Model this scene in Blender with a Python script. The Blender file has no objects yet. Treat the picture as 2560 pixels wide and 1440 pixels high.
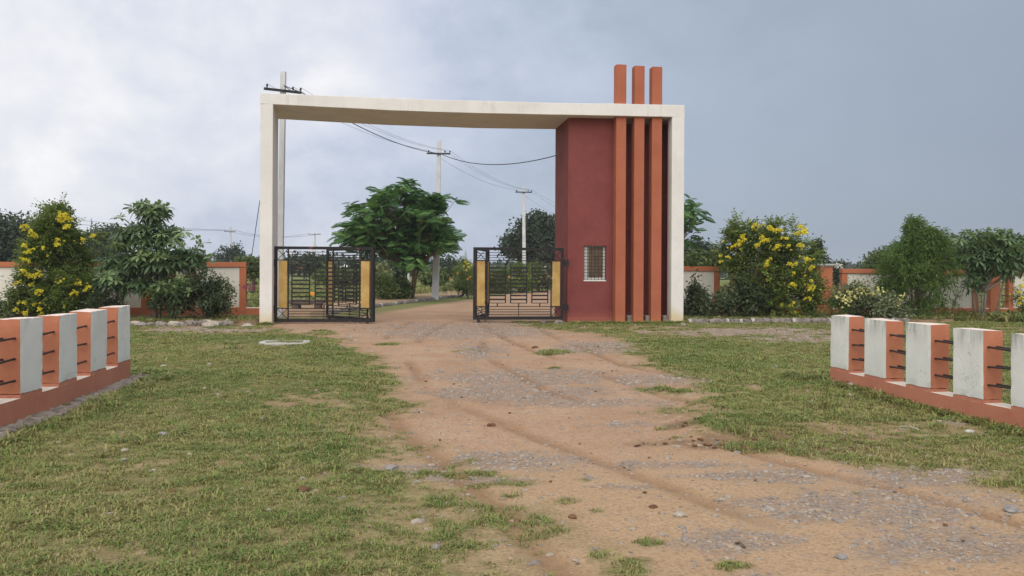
import bpy, bmesh, math, random
import numpy as np
from mathutils import Matrix, Vector

sc = bpy.context.scene
COL = sc.collection
PI = math.pi
random.seed(7)
rng = np.random.default_rng(11)

# ------------------------------------------------------------------ camera
F, CX, HY, ROLL, EYE = 2150.0, 1280.0, 673.0, 0.0053, 1.6
cam = bpy.data.cameras.new('camera')
cam.sensor_width = 36.0
cam.lens = 36.0 * F / 2560.0
cam.shift_y = -47.0 / 2560.0
cam.clip_start, cam.clip_end = 0.1, 6000.0
camo = bpy.data.objects.new('camera', cam)
COL.objects.link(camo)
camo.matrix_world = Matrix.Translation((0, 0, EYE)) @ Matrix.Rotation(PI / 2, 4, 'X') @ Matrix.Rotation(ROLL, 4, 'Z')
sc.camera = camo

# ------------------------------------------------------------------ sky, sun, exposure
SUN_EL, SUN_AZ = math.radians(46), math.radians(184)      # azimuth clockwise from +Y: behind the camera
world = bpy.data.worlds.new('World')
sc.world = world
world.use_nodes = True
wt = world.node_tree
wt.nodes.clear()


def N(t, kind, **kw):
    n = t.nodes.new(kind)
    for k, v in kw.items():
        setattr(n, k, v)
    return n


def LK(t, a, b):
    t.links.new(a, b)


def mathn(t, op, a, b=None, clamp=False):
    n = N(t, 'ShaderNodeMath', operation=op)
    n.use_clamp = clamp
    for i, v in enumerate((a, b)):
        if v is None:
            continue
        if isinstance(v, (int, float)):
            n.inputs[i].default_value = v
        else:
            LK(t, v, n.inputs[i])
    return n.outputs[0]


def ramp(t, fac, stops, interp='LINEAR'):
    n = N(t, 'ShaderNodeValToRGB')
    cr = n.color_ramp
    cr.interpolation = interp
    while len(cr.elements) < len(stops):
        cr.elements.new(0.5)
    for e, (p, c) in zip(cr.elements, stops):
        e.position = p
        e.color = (c[0], c[1], c[2], 1) if len(c) == 3 else c
    LK(t, fac, n.inputs[0])
    return n.outputs[0]


def mixc(t, fac, a, b, blend='MIX'):
    n = N(t, 'ShaderNodeMix', data_type='RGBA', blend_type=blend)
    for i, v in ((0, fac), (6, a), (7, b)):
        if isinstance(v, (int, float)):
            n.inputs[i].default_value = v
        elif isinstance(v, (tuple, list)):
            n.inputs[i].default_value = (v[0], v[1], v[2], 1)
        else:
            LK(t, v, n.inputs[i])
    return n.outputs[2]


def noise(t, vec, scale, detail=4, rough=0.55, dist=0.0):
    n = N(t, 'ShaderNodeTexNoise')
    n.inputs['Scale'].default_value = scale
    n.inputs['Detail'].default_value = detail
    n.inputs['Roughness'].default_value = rough
    n.inputs['Distortion'].default_value = dist
    if vec is not None:
        LK(t, vec, n.inputs['Vector'])
    return n.outputs[0]


def build_world():
    t = wt
    out = N(t, 'ShaderNodeOutputWorld')
    bg = N(t, 'ShaderNodeBackground')
    bg.inputs['Strength'].default_value = 0.1
    sky = N(t, 'ShaderNodeTexSky', sky_type='NISHITA')
    sky.sun_disc = False
    sky.sun_elevation = SUN_EL
    sky.sun_rotation = SUN_AZ
    sky.dust_density = 3.0
    tc = N(t, 'ShaderNodeTexCoord')
    d = tc.outputs['Generated']
    # the rain bank stands ahead and to the right: the overcast darkens smoothly towards it
    dp = N(t, 'ShaderNodeVectorMath', operation='DOT_PRODUCT')
    LK(t, d, dp.inputs[0])
    dp.inputs[1].default_value = Vector((0.87, 0.60, -0.20)).normalized()
    mp = N(t, 'ShaderNodeMapping')
    mp.inputs['Scale'].default_value = (1.0, 1.0, 1.45)
    mp.inputs['Location'].default_value = (1.7, 2.2, 0.3)
    LK(t, d, mp.inputs['Vector'])
    n1 = noise(t, mp.outputs[0], 2.5, 7, 0.52, 0.3)
    mp2 = N(t, 'ShaderNodeMapping')
    mp2.inputs['Location'].default_value = (3.1, 1.7, 0.4)
    mp2.inputs['Scale'].default_value = (1.0, 1.0, 1.4)
    LK(t, d, mp2.inputs['Vector'])
    n2 = noise(t, mp2.outputs[0], 6.5, 8, 0.58, 0.2)
    amp = N(t, 'ShaderNodeMapRange', interpolation_type='SMOOTHSTEP')
    amp.inputs['From Min'].default_value = 0.35
    amp.inputs['From Max'].default_value = 0.85
    amp.inputs['To Min'].default_value = 1.3
    amp.inputs['To Max'].default_value = 0.07
    LK(t, dp.outputs['Value'], amp.inputs['Value'])
    w = mathn(t, 'ADD', mathn(t, 'MULTIPLY', mathn(t, 'SUBTRACT', n1, 0.5), 1.2),
              mathn(t, 'MULTIPLY', mathn(t, 'SUBTRACT', n2, 0.5), 0.75))
    v = mathn(t, 'ADD', dp.outputs['Value'], mathn(t, 'MULTIPLY', w, amp.outputs[0]))
    v = mathn(t, 'ADD', mathn(t, 'MULTIPLY', v, 0.85), 0.15)
    cloud = ramp(t, v, [(0.0, (7.0, 7.0, 7.1)), (0.12, (6.25, 6.3, 6.6)), (0.25, (5.35, 5.55, 6.2)), (0.38, (4.75, 5.05, 5.85)), (0.52, (3.8, 4.25, 5.2)),
                        (0.66, (3.1, 3.58, 4.38)), (0.81, (2.62, 3.06, 3.72)), (1.0, (1.9, 2.25, 2.85))])
    col = mixc(t, 0.06, cloud, sky.outputs[0])
    LK(t, col, bg.inputs['Color'])
    LK(t, bg.outputs[0], out.inputs[0])


build_world()
sun = bpy.data.lights.new('sun', 'SUN')
sun.energy = 1.5
sun.angle = math.radians(70)
sun.color = (1.0, 0.95, 0.87)
suno = bpy.data.objects.new('sun', sun)
COL.objects.link(suno)
sd = Vector((math.sin(SUN_AZ) * math.cos(SUN_EL), math.cos(SUN_AZ) * math.cos(SUN_EL), math.sin(SUN_EL)))
suno.rotation_euler = sd.to_track_quat('Z', 'Y').to_euler()
suno.location = sd * 60
vs = sc.view_settings
vs.view_transform = 'Standard'
vs.look = 'None'
vs.exposure = 0.50
vs.gamma = 1.0
vs.use_curve_mapping = False
sc.cycles.max_bounces = 6
sc.cycles.transparent_max_bounces = 8

# ------------------------------------------------------------------ photograph pixel -> world


def UV(px, py):
    u, v = px - CX, py - HY
    return u + ROLL * v, v - ROLL * u


def P(px, py, d):
    U, V = UV(px, py)
    return Vector((U / F * d, d, EYE - V / F * d))


def G(px, py, z=0.0):
    U, V = UV(px, py)
    d = (EYE - z) * F / V
    return Vector((U / F * d, d, z))


TH = math.radians(8.5)                                    # the gateway stands a little askew to the lens
AC, AS = math.cos(TH), math.sin(TH)
A0 = Vector((-0.2937 * 24.3, 24.3, 0.0))                  # outer front foot of the gateway's white post


def S(px, py, t):
    """ray against the plane t metres behind the gateway's front: (along, height)"""
    U, V = UV(px, py)
    k = U / F
    s = (k * (A0.y + t * AC) - A0.x + t * AS) / (AC - k * AS)
    d = A0.y + s * AS + t * AC
    return s, EYE - V / F * d


def AW(s, t, z=0.0):
    return Vector((A0.x + s * AC - t * AS, A0.y + s * AS + t * AC, z))


# ------------------------------------------------------------------ helpers: noise in numpy
def _hash(ix, iy, seed):
    h = (ix.astype(np.int64) * 374761393 + iy.astype(np.int64) * 668265263 + seed * 974711) & 0x7fffffff
    h = ((h ^ (h >> 13)) * 1274126177) & 0x7fffffff
    return ((h ^ (h >> 16)) & 0xffff) / 65535.0


def vnoise(x, y, seed=0):
    ix, iy = np.floor(x), np.floor(y)
    fx, fy = x - ix, y - iy
    fx, fy = fx * fx * (3 - 2 * fx), fy * fy * (3 - 2 * fy)
    a, b = _hash(ix, iy, seed), _hash(ix + 1, iy, seed)
    c, d = _hash(ix, iy + 1, seed), _hash(ix + 1, iy + 1, seed)
    return (a * (1 - fx) + b * fx) * (1 - fy) + (c * (1 - fx) + d * fx) * fy


def fbm(x, y, seed=0, oct=4):
    r, amp, tot = 0.0, 1.0, 0.0
    for i in range(oct):
        r = r + amp * vnoise(x * 2 ** i + 17.3 * i, y * 2 ** i - 9.1 * i, seed + i)
        tot += amp
        amp *= 0.55
    return r / tot


def sstep(a, b, x):
    t = np.clip((x - a) / (b - a), 0, 1)
    return t * t * (3 - 2 * t)


# ------------------------------------------------------------------ helpers: objects and meshes
def link(name, me, parent=None):
    o = bpy.data.objects.new(name, me)
    COL.objects.link(o)
    if parent is not None:
        o.parent = parent
    return o


def tag(o, label=None, cat=None, group=None, kind=None):
    if label:
        o['label'] = label
    if cat:
        o['category'] = cat
    if group:
        o['group'] = group
    if kind:
        o['kind'] = kind
    return o


def thing(name, label, cat, loc=(0, 0, 0), rz=0.0, group=None):
    o = link(name, None)
    o.location = loc
    o.rotation_euler = (0, 0, rz)
    o.empty_display_size = 0.2
    return tag(o, label, cat, group)


class MB:
    """collects simple shapes and links them as one mesh object"""

    def __init__(s):
        s.v, s.f, s.m = [], [], []

    def add(s, vs, fs, mat=0):
        b = len(s.v)
        s.v += [tuple(p) for p in vs]
        for i, f in enumerate(fs):
            s.f.append(tuple(b + k for k in f))
            s.m.append(mat[i] if isinstance(mat, (list, tuple)) else mat)
        return s

    def hexa(s, p, mat=0):
        """8 corners: bottom ring then top ring (counter-clockwise from above); faces bottom, top, then the four sides"""
        return s.add(p, [(3, 2, 1, 0), (4, 5, 6, 7), (0, 1, 5, 4), (1, 2, 6, 5), (2, 3, 7, 6), (3, 0, 4, 7)], mat)

    def box(s, lo, hi, mat=0):
        x0, y0, z0 = lo
        x1, y1, z1 = hi
        return s.hexa([(x0, y0, z0), (x1, y0, z0), (x1, y1, z0), (x0, y1, z0),
                       (x0, y0, z1), (x1, y0, z1), (x1, y1, z1), (x0, y1, z1)], mat)

    def prism(s, ring, z0, z1, mat=0):
        n = len(ring)
        vs = [(p[0], p[1], z0 if not isinstance(z0, (list, tuple)) else z0[i]) for i, p in enumerate(ring)] + \
             [(p[0], p[1], z1 if not isinstance(z1, (list, tuple)) else z1[i]) for i, p in enumerate(ring)]
        fs = [tuple(range(n - 1, -1, -1)), tuple(range(n, 2 * n))] + [(i, (i + 1) % n, n + (i + 1) % n, n + i) for i in range(n)]
        return s.add(vs, fs, mat)

    def tube(s, pts, rad, n=6, mat=0, cap=True):
        pts = [Vector(p) for p in pts]
        if not isinstance(rad, (list, tuple)):
            rad = [rad] * len(pts)
        vs, fs = [], []
        up = Vector((0, 0, 1))
        for i, p in enumerate(pts):
            d = (pts[min(i + 1, len(pts) - 1)] - pts[max(i - 1, 0)]).normalized()
            a = d.cross(up if abs(d.z) < 0.95 else Vector((1, 0, 0))).normalized()
            b = d.cross(a)
            for k in range(n):
                q = 2 * PI * k / n
                vs.append(p + (a * math.cos(q) + b * math.sin(q)) * rad[i])
        for i in range(len(pts) - 1):
            for k in range(n):
                k2 = (k + 1) % n
                fs.append((i * n + k, (i + 1) * n + k, (i + 1) * n + k2, i * n + k2))
        if cap:
            fs.append(tuple(range(n)))
            fs.append(tuple((len(pts) - 1) * n + k for k in range(n - 1, -1, -1)))
        return s.add(vs, fs, mat)

    def mesh(s, name, mats, smooth=False):
        me = bpy.data.meshes.new(name)
        me.from_pydata(s.v, [], s.f)
        for m in (mats if isinstance(mats, (list, tuple)) else [mats]):
            me.materials.append(m)
        me.polygons.foreach_set('material_index', s.m)
        if smooth:
            me.polygons.foreach_set('use_smooth', [True] * len(s.f))
        me.update()
        return me

    def build(s, name, mats, parent=None, smooth=False, bevel=0.0):
        o = link(name, s.mesh(name, mats, smooth), parent)
        if bevel:
            b = o.modifiers.new('soft_edge', 'BEVEL')
            b.width = bevel
            b.segments = 2
            b.limit_method = 'ANGLE'
        return o


def mesh_np(name, verts, faces, mats, tint=None, mat_idx=None):
    """verts (n,3), faces (m,k) of one size k; optional float tint per vertex"""
    verts = np.ascontiguousarray(verts, dtype=np.float32)
    faces = np.ascontiguousarray(faces, dtype=np.int32)
    me = bpy.data.meshes.new(name)
    n, (m, k) = len(verts), faces.shape
    me.vertices.add(n)
    me.vertices.foreach_set('co', verts.ravel())
    me.loops.add(m * k)
    me.loops.foreach_set('vertex_index', faces.ravel())
    me.polygons.add(m)
    me.polygons.foreach_set('loop_start', np.arange(m, dtype=np.int32) * k)
    if tint is not None:
        a = me.attributes.new('tint', 'FLOAT', 'POINT')
        a.data.foreach_set('value', np.ascontiguousarray(tint, dtype=np.float32))
    for mm in (mats if isinstance(mats, (list, tuple)) else [mats]):
        me.materials.append(mm)
    if mat_idx is not None:
        me.polygons.foreach_set('material_index', np.ascontiguousarray(mat_idx, dtype=np.int32))
    me.update(calc_edges=True)
    return me


# ------------------------------------------------------------------ materials
M = {}


def new_mat(name):
    m = bpy.data.materials.new(name)
    m.use_nodes = True
    t = m.node_tree
    b = t.nodes['Principled BSDF']
    return m, t, b


def bump(t, b, h, strength=0.3, dist=0.02):
    n = N(t, 'ShaderNodeBump')
    n.inputs['Strength'].default_value = strength
    n.inputs['Distance'].default_value = dist
    LK(t, h, n.inputs['Height'])
    LK(t, n.outputs[0], b.inputs['Normal'])


def paint(name, c1, c2, rough=0.85, stain=None, stain_amt=0.5, mud=None, mudz=0.35, streak=True, crack=False, chalk=None):
    """limewash or emulsion on plaster: uneven coat, drip stains, optional splash of mud near the foot (z in world)"""
    m, t, b = new_mat(name)
    geo = N(t, 'ShaderNodeNewGeometry')
    pos = geo.outputs['Position']
    n1 = noise(t, pos, 1.3, 6, 0.6)
    n2 = noise(t, pos, 14, 4, 0.6)
    f = mathn(t, 'ADD', mathn(t, 'MULTIPLY', n1, 0.75), mathn(t, 'MULTIPLY', n2, 0.3), )
    col = ramp(t, f, [(0.36, c1), (0.66, c2)])
    sep = N(t, 'ShaderNodeSeparateXYZ')
    LK(t, pos, sep.inputs[0])
    if chalk:
        n4 = noise(t, pos, 3.2, 5, 0.65, 0.5)
        col = mixc(t, mathn(t, 'MULTIPLY', ramp(t, n4, [(0.60, (0, 0, 0)), (0.74, (1, 1, 1))]), 0.35), col, chalk)
    if stain:
        mp = N(t, 'ShaderNodeMapping')
        mp.inputs['Scale'].default_value = (5.0, 5.0, 0.55 if streak else 5.0)
        LK(t, pos, mp.inputs['Vector'])
        n3 = noise(t, mp.outputs[0], 1.0, 6, 0.65)
        n5 = noise(t, pos, 2.1, 3)
        k = mathn(t, 'MULTIPLY', ramp(t, n3, [(0.53, (0, 0, 0)), (0.72, (1, 1, 1))]), ramp(t, n5, [(0.42, (0, 0, 0)), (0.62, (1, 1, 1))]))
        col = mixc(t, mathn(t, 'MULTIPLY', k, stain_amt), col, stain)
    if mud:
        mr = N(t, 'ShaderNodeMapRange', interpolation_type='SMOOTHSTEP')
        mr.inputs['From Min'].default_value = mudz
        mr.inputs['From Max'].default_value = 0.0
        LK(t, mathn(t, 'ADD', sep.outputs[2], mathn(t, 'MULTIPLY', mathn(t, 'SUBTRACT', n1, 0.5), mudz * 1.2)), mr.inputs['Value'])
        col = mixc(t, mathn(t, 'MULTIPLY', mr.outputs[0], 0.75), col, mud)
    LK(t, col, b.inputs['Base Color'])
    b.inputs['Roughness'].default_value = rough
    b.inputs['Specular IOR Level'].default_value = 0.25
    h = mathn(t, 'ADD', mathn(t, 'MULTIPLY', noise(t, pos, 5, 3), 0.6), mathn(t, 'MULTIPLY', noise(t, pos, 45, 4, 0.7), 0.35))
    bump(t, b, h, 0.25, 0.02)
    M[name] = m
    return m


def drip_paint(name, c1, c2, zr, mould, rough=0.9):
    """white pillar faces: like paint(), with black mould running down from the exposed top edge"""
    m, t, b = new_mat(name)
    geo = N(t, 'ShaderNodeNewGeometry')
    pos = geo.outputs['Position']
    n1 = noise(t, pos, 2.3, 6, 0.6)
    col = ramp(t, n1, [(0.35, c1), (0.65, c2)])
    sep = N(t, 'ShaderNodeSeparateXYZ')
    LK(t, pos, sep.inputs[0])
    mp = N(t, 'ShaderNodeMapping')
    mp.inputs['Scale'].default_value = (7.0, 7.0, 0.9)
    LK(t, pos, mp.inputs['Vector'])
    n3 = noise(t, mp.outputs[0], 1.0, 6, 0.7)
    mr = N(t, 'ShaderNodeMapRange', interpolation_type='SMOOTHSTEP')
    mr.inputs['From Min'].default_value = zr[0]
    mr.inputs['From Max'].default_value = zr[1]
    LK(t, sep.outputs[2], mr.inputs['Value'])
    k = mathn(t, 'MULTIPLY', ramp(t, n3, [(0.44, (0, 0, 0)), (0.66, (1, 1, 1))]), mr.outputs[0])
    col = mixc(t, mathn(t, 'MULTIPLY', k, 0.85), col, mould)
    n6 = noise(t, pos, 11, 5, 0.7)
    col = mixc(t, mathn(t, 'MULTIPLY', ramp(t, n6, [(0.62, (0, 0, 0)), (0.75, (1, 1, 1))]), 0.22), col, (0.33, 0.31, 0.25))
    vo = N(t, 'ShaderNodeTexVoronoi', feature='DISTANCE_TO_EDGE')
    vo.inputs['Scale'].default_value = 2.2
    nd = N(t, 'ShaderNodeTexNoise')
    nd.inputs['Scale'].default_value = 4.0
    LK(t, pos, nd.inputs['Vector'])
    va = N(t, 'ShaderNodeVectorMath', operation='ADD')
    LK(t, pos, va.inputs[0])
    LK(t, nd.outputs[1], va.inputs[1])
    LK(t, va.outputs[0], vo.inputs['Vector'])
    ck = mathn(t, 'MULTIPLY', mathn(t, 'LESS_THAN', vo.outputs[0], 0.006), mathn(t, 'GREATER_THAN', noise(t, pos, 1.7, 2), 0.56))
    col = mixc(t, mathn(t, 'MULTIPLY', ck, 0.5), col, (0.2, 0.19, 0.16))
    LK(t, col, b.inputs['Base Color'])
    b.inputs['Roughness'].default_value = rough
    b.inputs['Specular IOR Level'].default_value = 0.2
    bump(t, b, mathn(t, 'ADD', noise(t, pos, 6, 3), mathn(t, 'MULTIPLY', noise(t, pos, 60, 3, 0.7), 0.5)), 0.3, 0.015)
    M[name] = m
    return m


def plain(name, c, rough=0.6, metal=0.0, var=0.25, scale=8.0, bmp=0.15):
    m, t, b = new_mat(name)
    geo = N(t, 'ShaderNodeNewGeometry')
    n1 = noise(t, geo.outputs['Position'], scale, 5, 0.6)
    lo = tuple(x * (1 - var) for x in c)
    hi = tuple(min(1, x * (1 + var)) for x in c)
    LK(t, ramp(t, n1, [(0.3, lo), (0.7, hi)]), b.inputs['Base Color'])
    b.inputs['Roughness'].default_value = rough
    b.inputs['Specular IOR Level'].default_value = 0.15 if rough > .8 else 0.4
    b.inputs['Metallic'].default_value = metal
    if bmp:
        bump(t, b, noise(t, geo.outputs['Position'], scale * 4, 4, 0.6), bmp, 0.02)
    M[name] = m
    return m


paint('white_wall', (0.655, 0.63, 0.60), (0.745, 0.72, 0.69), stain=(0.42, 0.39, 0.33), stain_amt=0.30, mud=(0.60, 0.45, 0.20), mudz=0.55)
paint('white_beam', (0.655, 0.63, 0.60), (0.745, 0.72, 0.69), stain=(0.38, 0.36, 0.33), stain_amt=0.5)
paint('cream_wall', (0.68, 0.645, 0.565), (0.77, 0.74, 0.665), stain=(0.36, 0.34, 0.28), stain_amt=0.35, mud=(0.50, 0.36, 0.16), mudz=0.5)
paint('maroon_wall', (0.172, 0.043, 0.040), (0.222, 0.062, 0.055), stain=(0.12, 0.035, 0.035), stain_amt=0.5, mud=(0.30, 0.10, 0.07), mudz=0.4, chalk=(0.33, 0.11, 0.10))
paint('orange_fin', (0.34, 0.104, 0.056), (0.40, 0.130, 0.073), stain=(0.33, 0.10, 0.06), stain_amt=0.3, mud=(0.45, 0.16, 0.06), mudz=0.3)
paint('orange_trim', (0.43, 0.145, 0.070), (0.50, 0.180, 0.092), stain=(0.33, 0.11, 0.06), stain_amt=0.4, mud=(0.38, 0.14, 0.06), mudz=0.3)
paint('orange_side', (0.42, 0.155, 0.086), (0.485, 0.192, 0.110), stain=(0.36, 0.13, 0.08), stain_amt=0.35)
paint('terracotta_base', (0.42, 0.160, 0.098), (0.50, 0.205, 0.132), stain=(0.30, 0.12, 0.08), stain_amt=0.4, mud=(0.46, 0.20, 0.11), mudz=0.12)
drip_paint('fence_white', (0.66, 0.67, 0.64), (0.75, 0.755, 0.72), (0.72, 1.02), (0.14, 0.14, 0.11))
drip_paint('fence_white_clean', (0.69, 0.685, 0.645), (0.775, 0.765, 0.725), (0.85, 1.35), (0.25, 0.25, 0.22))
paint('fence_top', (0.70, 0.56, 0.50), (0.80, 0.68, 0.62), stain=(0.4, 0.36, 0.3), stain_amt=0.4, streak=False)
paint('sill_white', (0.74, 0.66, 0.55), (0.82, 0.76, 0.66), stain=(0.45, 0.38, 0.28), stain_amt=0.4, streak=False)
plain('bar_black', (0.022, 0.022, 0.024), 0.5, 0.0, 0.3)
plain('rust_bar', (0.035, 0.024, 0.022), 0.6, 0.0, 0.4, 20)
plain('concrete', (0.46, 0.45, 0.43), 0.9, 0, 0.18, 6)
plain('pole_concrete', (0.56, 0.56, 0.57), 0.85, 0, 0.12, 3)
plain('kerb_stone', (0.20, 0.175, 0.155), 0.95, 0, 0.45, 7, 0.5)
plain('kerb_paint', (0.42, 0.40, 0.37), 0.95, 0, 0.25, 9, 0.4)
plain('rubble', (0.24, 0.205, 0.175), 0.95, 0, 0.45, 9, 0.6)
plain('stone_pale', (0.40, 0.35, 0.29), 0.95, 0, 0.3, 20, 0.5)
plain('stone_grey', (0.27, 0.25, 0.24), 0.95, 0, 0.3, 20, 0.5)
plain('clod', (0.17, 0.095, 0.055), 1.0, 0, 0.4, 25, 0.7)
plain('bark', (0.16, 0.115, 0.08), 0.95, 0, 0.35, 12, 0.5)
plain('bark_grey', (0.22, 0.20, 0.17), 0.95, 0, 0.3, 12, 0.4)
plain('porcelain', (0.05, 0.04, 0.045), 0.3, 0, 0.2)
plain('window_white', (0.72, 0.70, 0.67), 0.6, 0, 0.12)
plain('brown_board', (0.16, 0.105, 0.06), 0.6, 0, 0.35, 5)
plain('flower_yellow', (0.78, 0.68, 0.05), 0.7, 0, 0.15, 6, 0)
plain('flower_orange', (0.85, 0.42, 0.05), 0.7, 0, 0.15, 6, 0)
plain('flower_pink', (0.42, 0.07, 0.20), 0.7, 0, 0.2, 6, 0)
plain('flower_white', (0.80, 0.78, 0.74), 0.7, 0, 0.1, 6, 0)
plain('marker_orange', (0.72, 0.28, 0.03), 0.8, 0, 0.2, 6)
plain('bench_stone', (0.12, 0.09, 0.08), 0.8, 0, 0.3, 6)
plain('house_white', (0.72, 0.72, 0.72), 0.8, 0, 0.08, 2)
plain('house_window', (0.04, 0.06, 0.10), 0.2, 0, 0.1, 2)
plain('roof_sheet', (0.32, 0.31, 0.30), 0.7, 0, 0.2, 2)
plain('hut_yellow', (0.60, 0.52, 0.16), 0.8, 0, 0.2, 2)


def gate_paint():
    m, t, b = new_mat('gate_black')
    pos = N(t, 'ShaderNodeNewGeometry').outputs['Position']
    n1 = noise(t, pos, 3.0, 6, 0.65)
    n2 = noise(t, pos, 18, 4)
    col = ramp(t, n2, [(0.3, (0.012, 0.011, 0.012)), (0.7, (0.026, 0.023, 0.023))])
    peel = ramp(t, n1, [(0.635, (0, 0, 0)), (0.66, (1, 1, 1))])
    col = mixc(t, peel, col, (0.17, 0.065, 0.05))
    LK(t, col, b.inputs['Base Color'])
    b.inputs['Roughness'].default_value = 0.6
    b.inputs['Specular IOR Level'].default_value = 0.25
    bump(t, b, n2, 0.15, 0.01)
    M['gate_black'] = m
    m, t, b = new_mat('panel_ochre')
    pos = N(t, 'ShaderNodeNewGeometry').outputs['Position']
    n1 = noise(t, pos, 2.5, 6, 0.65)
    col = ramp(t, n1, [(0.32, (0.32, 0.18, 0.045)), (0.5, (0.43, 0.27, 0.075)), (0.68, (0.52, 0.36, 0.13))])
    n3 = noise(t, pos, 9, 5, 0.7, 0.6)
    col = mixc(t, mathn(t, 'MULTIPLY', ramp(t, n3, [(0.60, (0, 0, 0)), (0.70, (1, 1, 1))]), 0.5), col, (0.20, 0.10, 0.03))
    LK(t, col, b.inputs['Base Color'])
    b.inputs['Roughness'].default_value = 0.6
    M['panel_ochre'] = m


gate_paint()


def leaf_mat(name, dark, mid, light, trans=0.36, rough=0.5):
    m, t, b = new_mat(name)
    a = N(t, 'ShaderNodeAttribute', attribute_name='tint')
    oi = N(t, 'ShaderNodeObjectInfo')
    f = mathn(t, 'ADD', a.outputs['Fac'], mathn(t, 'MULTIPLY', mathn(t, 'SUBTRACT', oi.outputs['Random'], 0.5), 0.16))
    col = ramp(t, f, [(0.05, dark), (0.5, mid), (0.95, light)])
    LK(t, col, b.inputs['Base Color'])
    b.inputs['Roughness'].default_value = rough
    b.inputs['Specular IOR Level'].default_value = 0.35
    tr = N(t, 'ShaderNodeBsdfTranslucent')
    LK(t, mixc(t, 0.4, col, (0.16, 0.24, 0.02)), tr.inputs['Color'])
    mx = N(t, 'ShaderNodeMixShader')
    mx.inputs[0].default_value = trans
    LK(t, b.outputs[0], mx.inputs[1])
    LK(t, tr.outputs[0], mx.inputs[2])
    LK(t, mx.outputs[0], t.nodes['Material Output'].inputs[0])
    M[name] = m
    return m


leaf_mat('leaf_tecoma', (0.085, 0.130, 0.034), (0.155, 0.215, 0.052), (0.25, 0.295, 0.085))
leaf_mat('leaf_alstonia', (0.052, 0.092, 0.044), (0.104, 0.172, 0.076), (0.21, 0.295, 0.125), 0.3, 0.4)
leaf_mat('leaf_dark', (0.045, 0.066, 0.034), (0.078, 0.108, 0.054), (0.125, 0.155, 0.075))
leaf_mat('leaf_gulmohar', (0.042, 0.115, 0.042), (0.086, 0.205, 0.064), (0.20, 0.34, 0.095), 0.42, 0.45)
leaf_mat('leaf_bamboo', (0.062, 0.122, 0.028), (0.112, 0.200, 0.044), (0.18, 0.265, 0.075), 0.38)
leaf_mat('leaf_variegated', (0.085, 0.11, 0.05), (0.18, 0.21, 0.11), (0.66, 0.62, 0.24), 0.2)
leaf_mat('leaf_far', (0.030, 0.046, 0.032), (0.046, 0.068, 0.042), (0.070, 0.094, 0.050), 0.12, 0.8)
leaf_mat('leaf_weed', (0.055, 0.085, 0.025), (0.095, 0.135, 0.038), (0.16, 0.20, 0.07), 0.25)


# ------------------------------------------------------------------ ground: where grass, gravel and bare soil lie
BPY = [780, 800, 815, 830, 850, 870, 900, 930, 960, 1000, 1030, 1060, 1090, 1120, 1145, 1165, 1185, 1205, 1230, 1290, 1340, 1440, 1600]
XLp = [700, 690, 690, 730, 850, 890, 935, 950, 965, 1000, 985, 985, 1000, 985, 930, 960, 1040, 1080, 1110, 1180, 1230, 1330, 1480]
XRY = [780, 800, 815, 830, 850, 880, 900, 930, 960, 1000, 1030, 1060, 1090, 1120, 1140, 1170, 1200, 1240, 1300, 1440, 1600]
XRp = [1250, 1250, 1300, 1440, 1560, 1520, 1580, 1650, 1720, 1750, 1720, 1720, 1740, 1900, 2060, 2230, 2380, 2560, 2800, 3200, 3500]
GRAVEL = [(1310, 945, 230, 26), (1330, 985, 270, 24), (1480, 1005, 220, 12), (1150, 828, 240, 22), (1200, 880, 70, 22), (1640, 950, 120, 20), (1500, 868, 110, 16),
          (2180, 1280, 340, 48), (1860, 1362, 150, 34), (1300, 1152, 190, 20), (1900, 1190, 220, 20), (2330, 1190, 240, 22), (2380, 1370, 300, 60),
          (1000, 1165, 130, 12), (1700, 1160, 220, 12), (2440, 1062, 90, 14), (1180, 1200, 120, 10), (1900, 830, 260, 12), (480, 826, 160, 8), (2050, 850, 200, 10), (1560, 1060, 130, 8), (1600, 1220, 160, 6)]
TUFTS = [(1180, 1155, 75, 12), (1140, 1190, 110, 14), (1240, 1210, 100, 10), (1415, 1256, 32, 7), (1625, 1360, 30, 10), (1275, 1242, 20, 5), (1210, 1285, 26, 7), (1280, 1287, 18, 6),
         (1300, 1360, 40, 9), (1500, 1398, 40, 14), (1560, 1430, 60, 14), (1020, 1014, 24, 6), (1830, 1422, 34, 9), (1460, 1202, 12, 4), (1490, 1280, 16, 3), (1260, 1330, 40, 8),
         (1390, 880, 60, 6), (1630, 975, 50, 8), (1700, 985, 40, 8), (1170, 878, 40, 5), (800, 833, 40, 7), (790, 868, 60, 6), (970, 862, 30, 4), (1660, 1070, 20, 4), (1480, 870, 28, 8),
         (1385, 920, 20, 4), (1580, 1410, 40, 10), (1400, 1330, 24, 4), (2160, 1238, 20, 5), (1690, 1095, 22, 4)]
BARE = [(2230, 1075, 130, 12), (2350, 1045, 60, 6), (780, 1000, 90, 18), (700, 1010, 60, 12), (1850, 970, 60, 8), (600, 870, 160, 10), (2330, 1085, 240, 16), (1800, 1098, 160, 10), (330, 1390, 130, 26), (700, 1360, 60, 16), (820, 1075, 60, 8), (230, 1170, 70, 14)]


def px_of(x, y, z=0.0):
    y = np.maximum(y, 2.6)
    U, V = x / y * F, (EYE - z) / y * F
    return CX + U - ROLL * V, HY + V + ROLL * U


def ell(px, py, items, wob):
    r = np.full(px.shape, -9.0)
    for (cx, cy, rx, ry) in items:
        q = 1.0 - np.sqrt(((px - cx) / rx) ** 2 + ((py - cy) / ry) ** 2)
        r = np.maximum(r, q)
    return sstep(-0.25, 0.45, r + wob)


ROADK = [(-6.6, 28.2), (-5.75, 34.5), (-4.2, 43.0), (-2.35, 52.5), (1.5, 70.0), (9.0, 100.0)]     # kerb line left of the inner road


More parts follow.
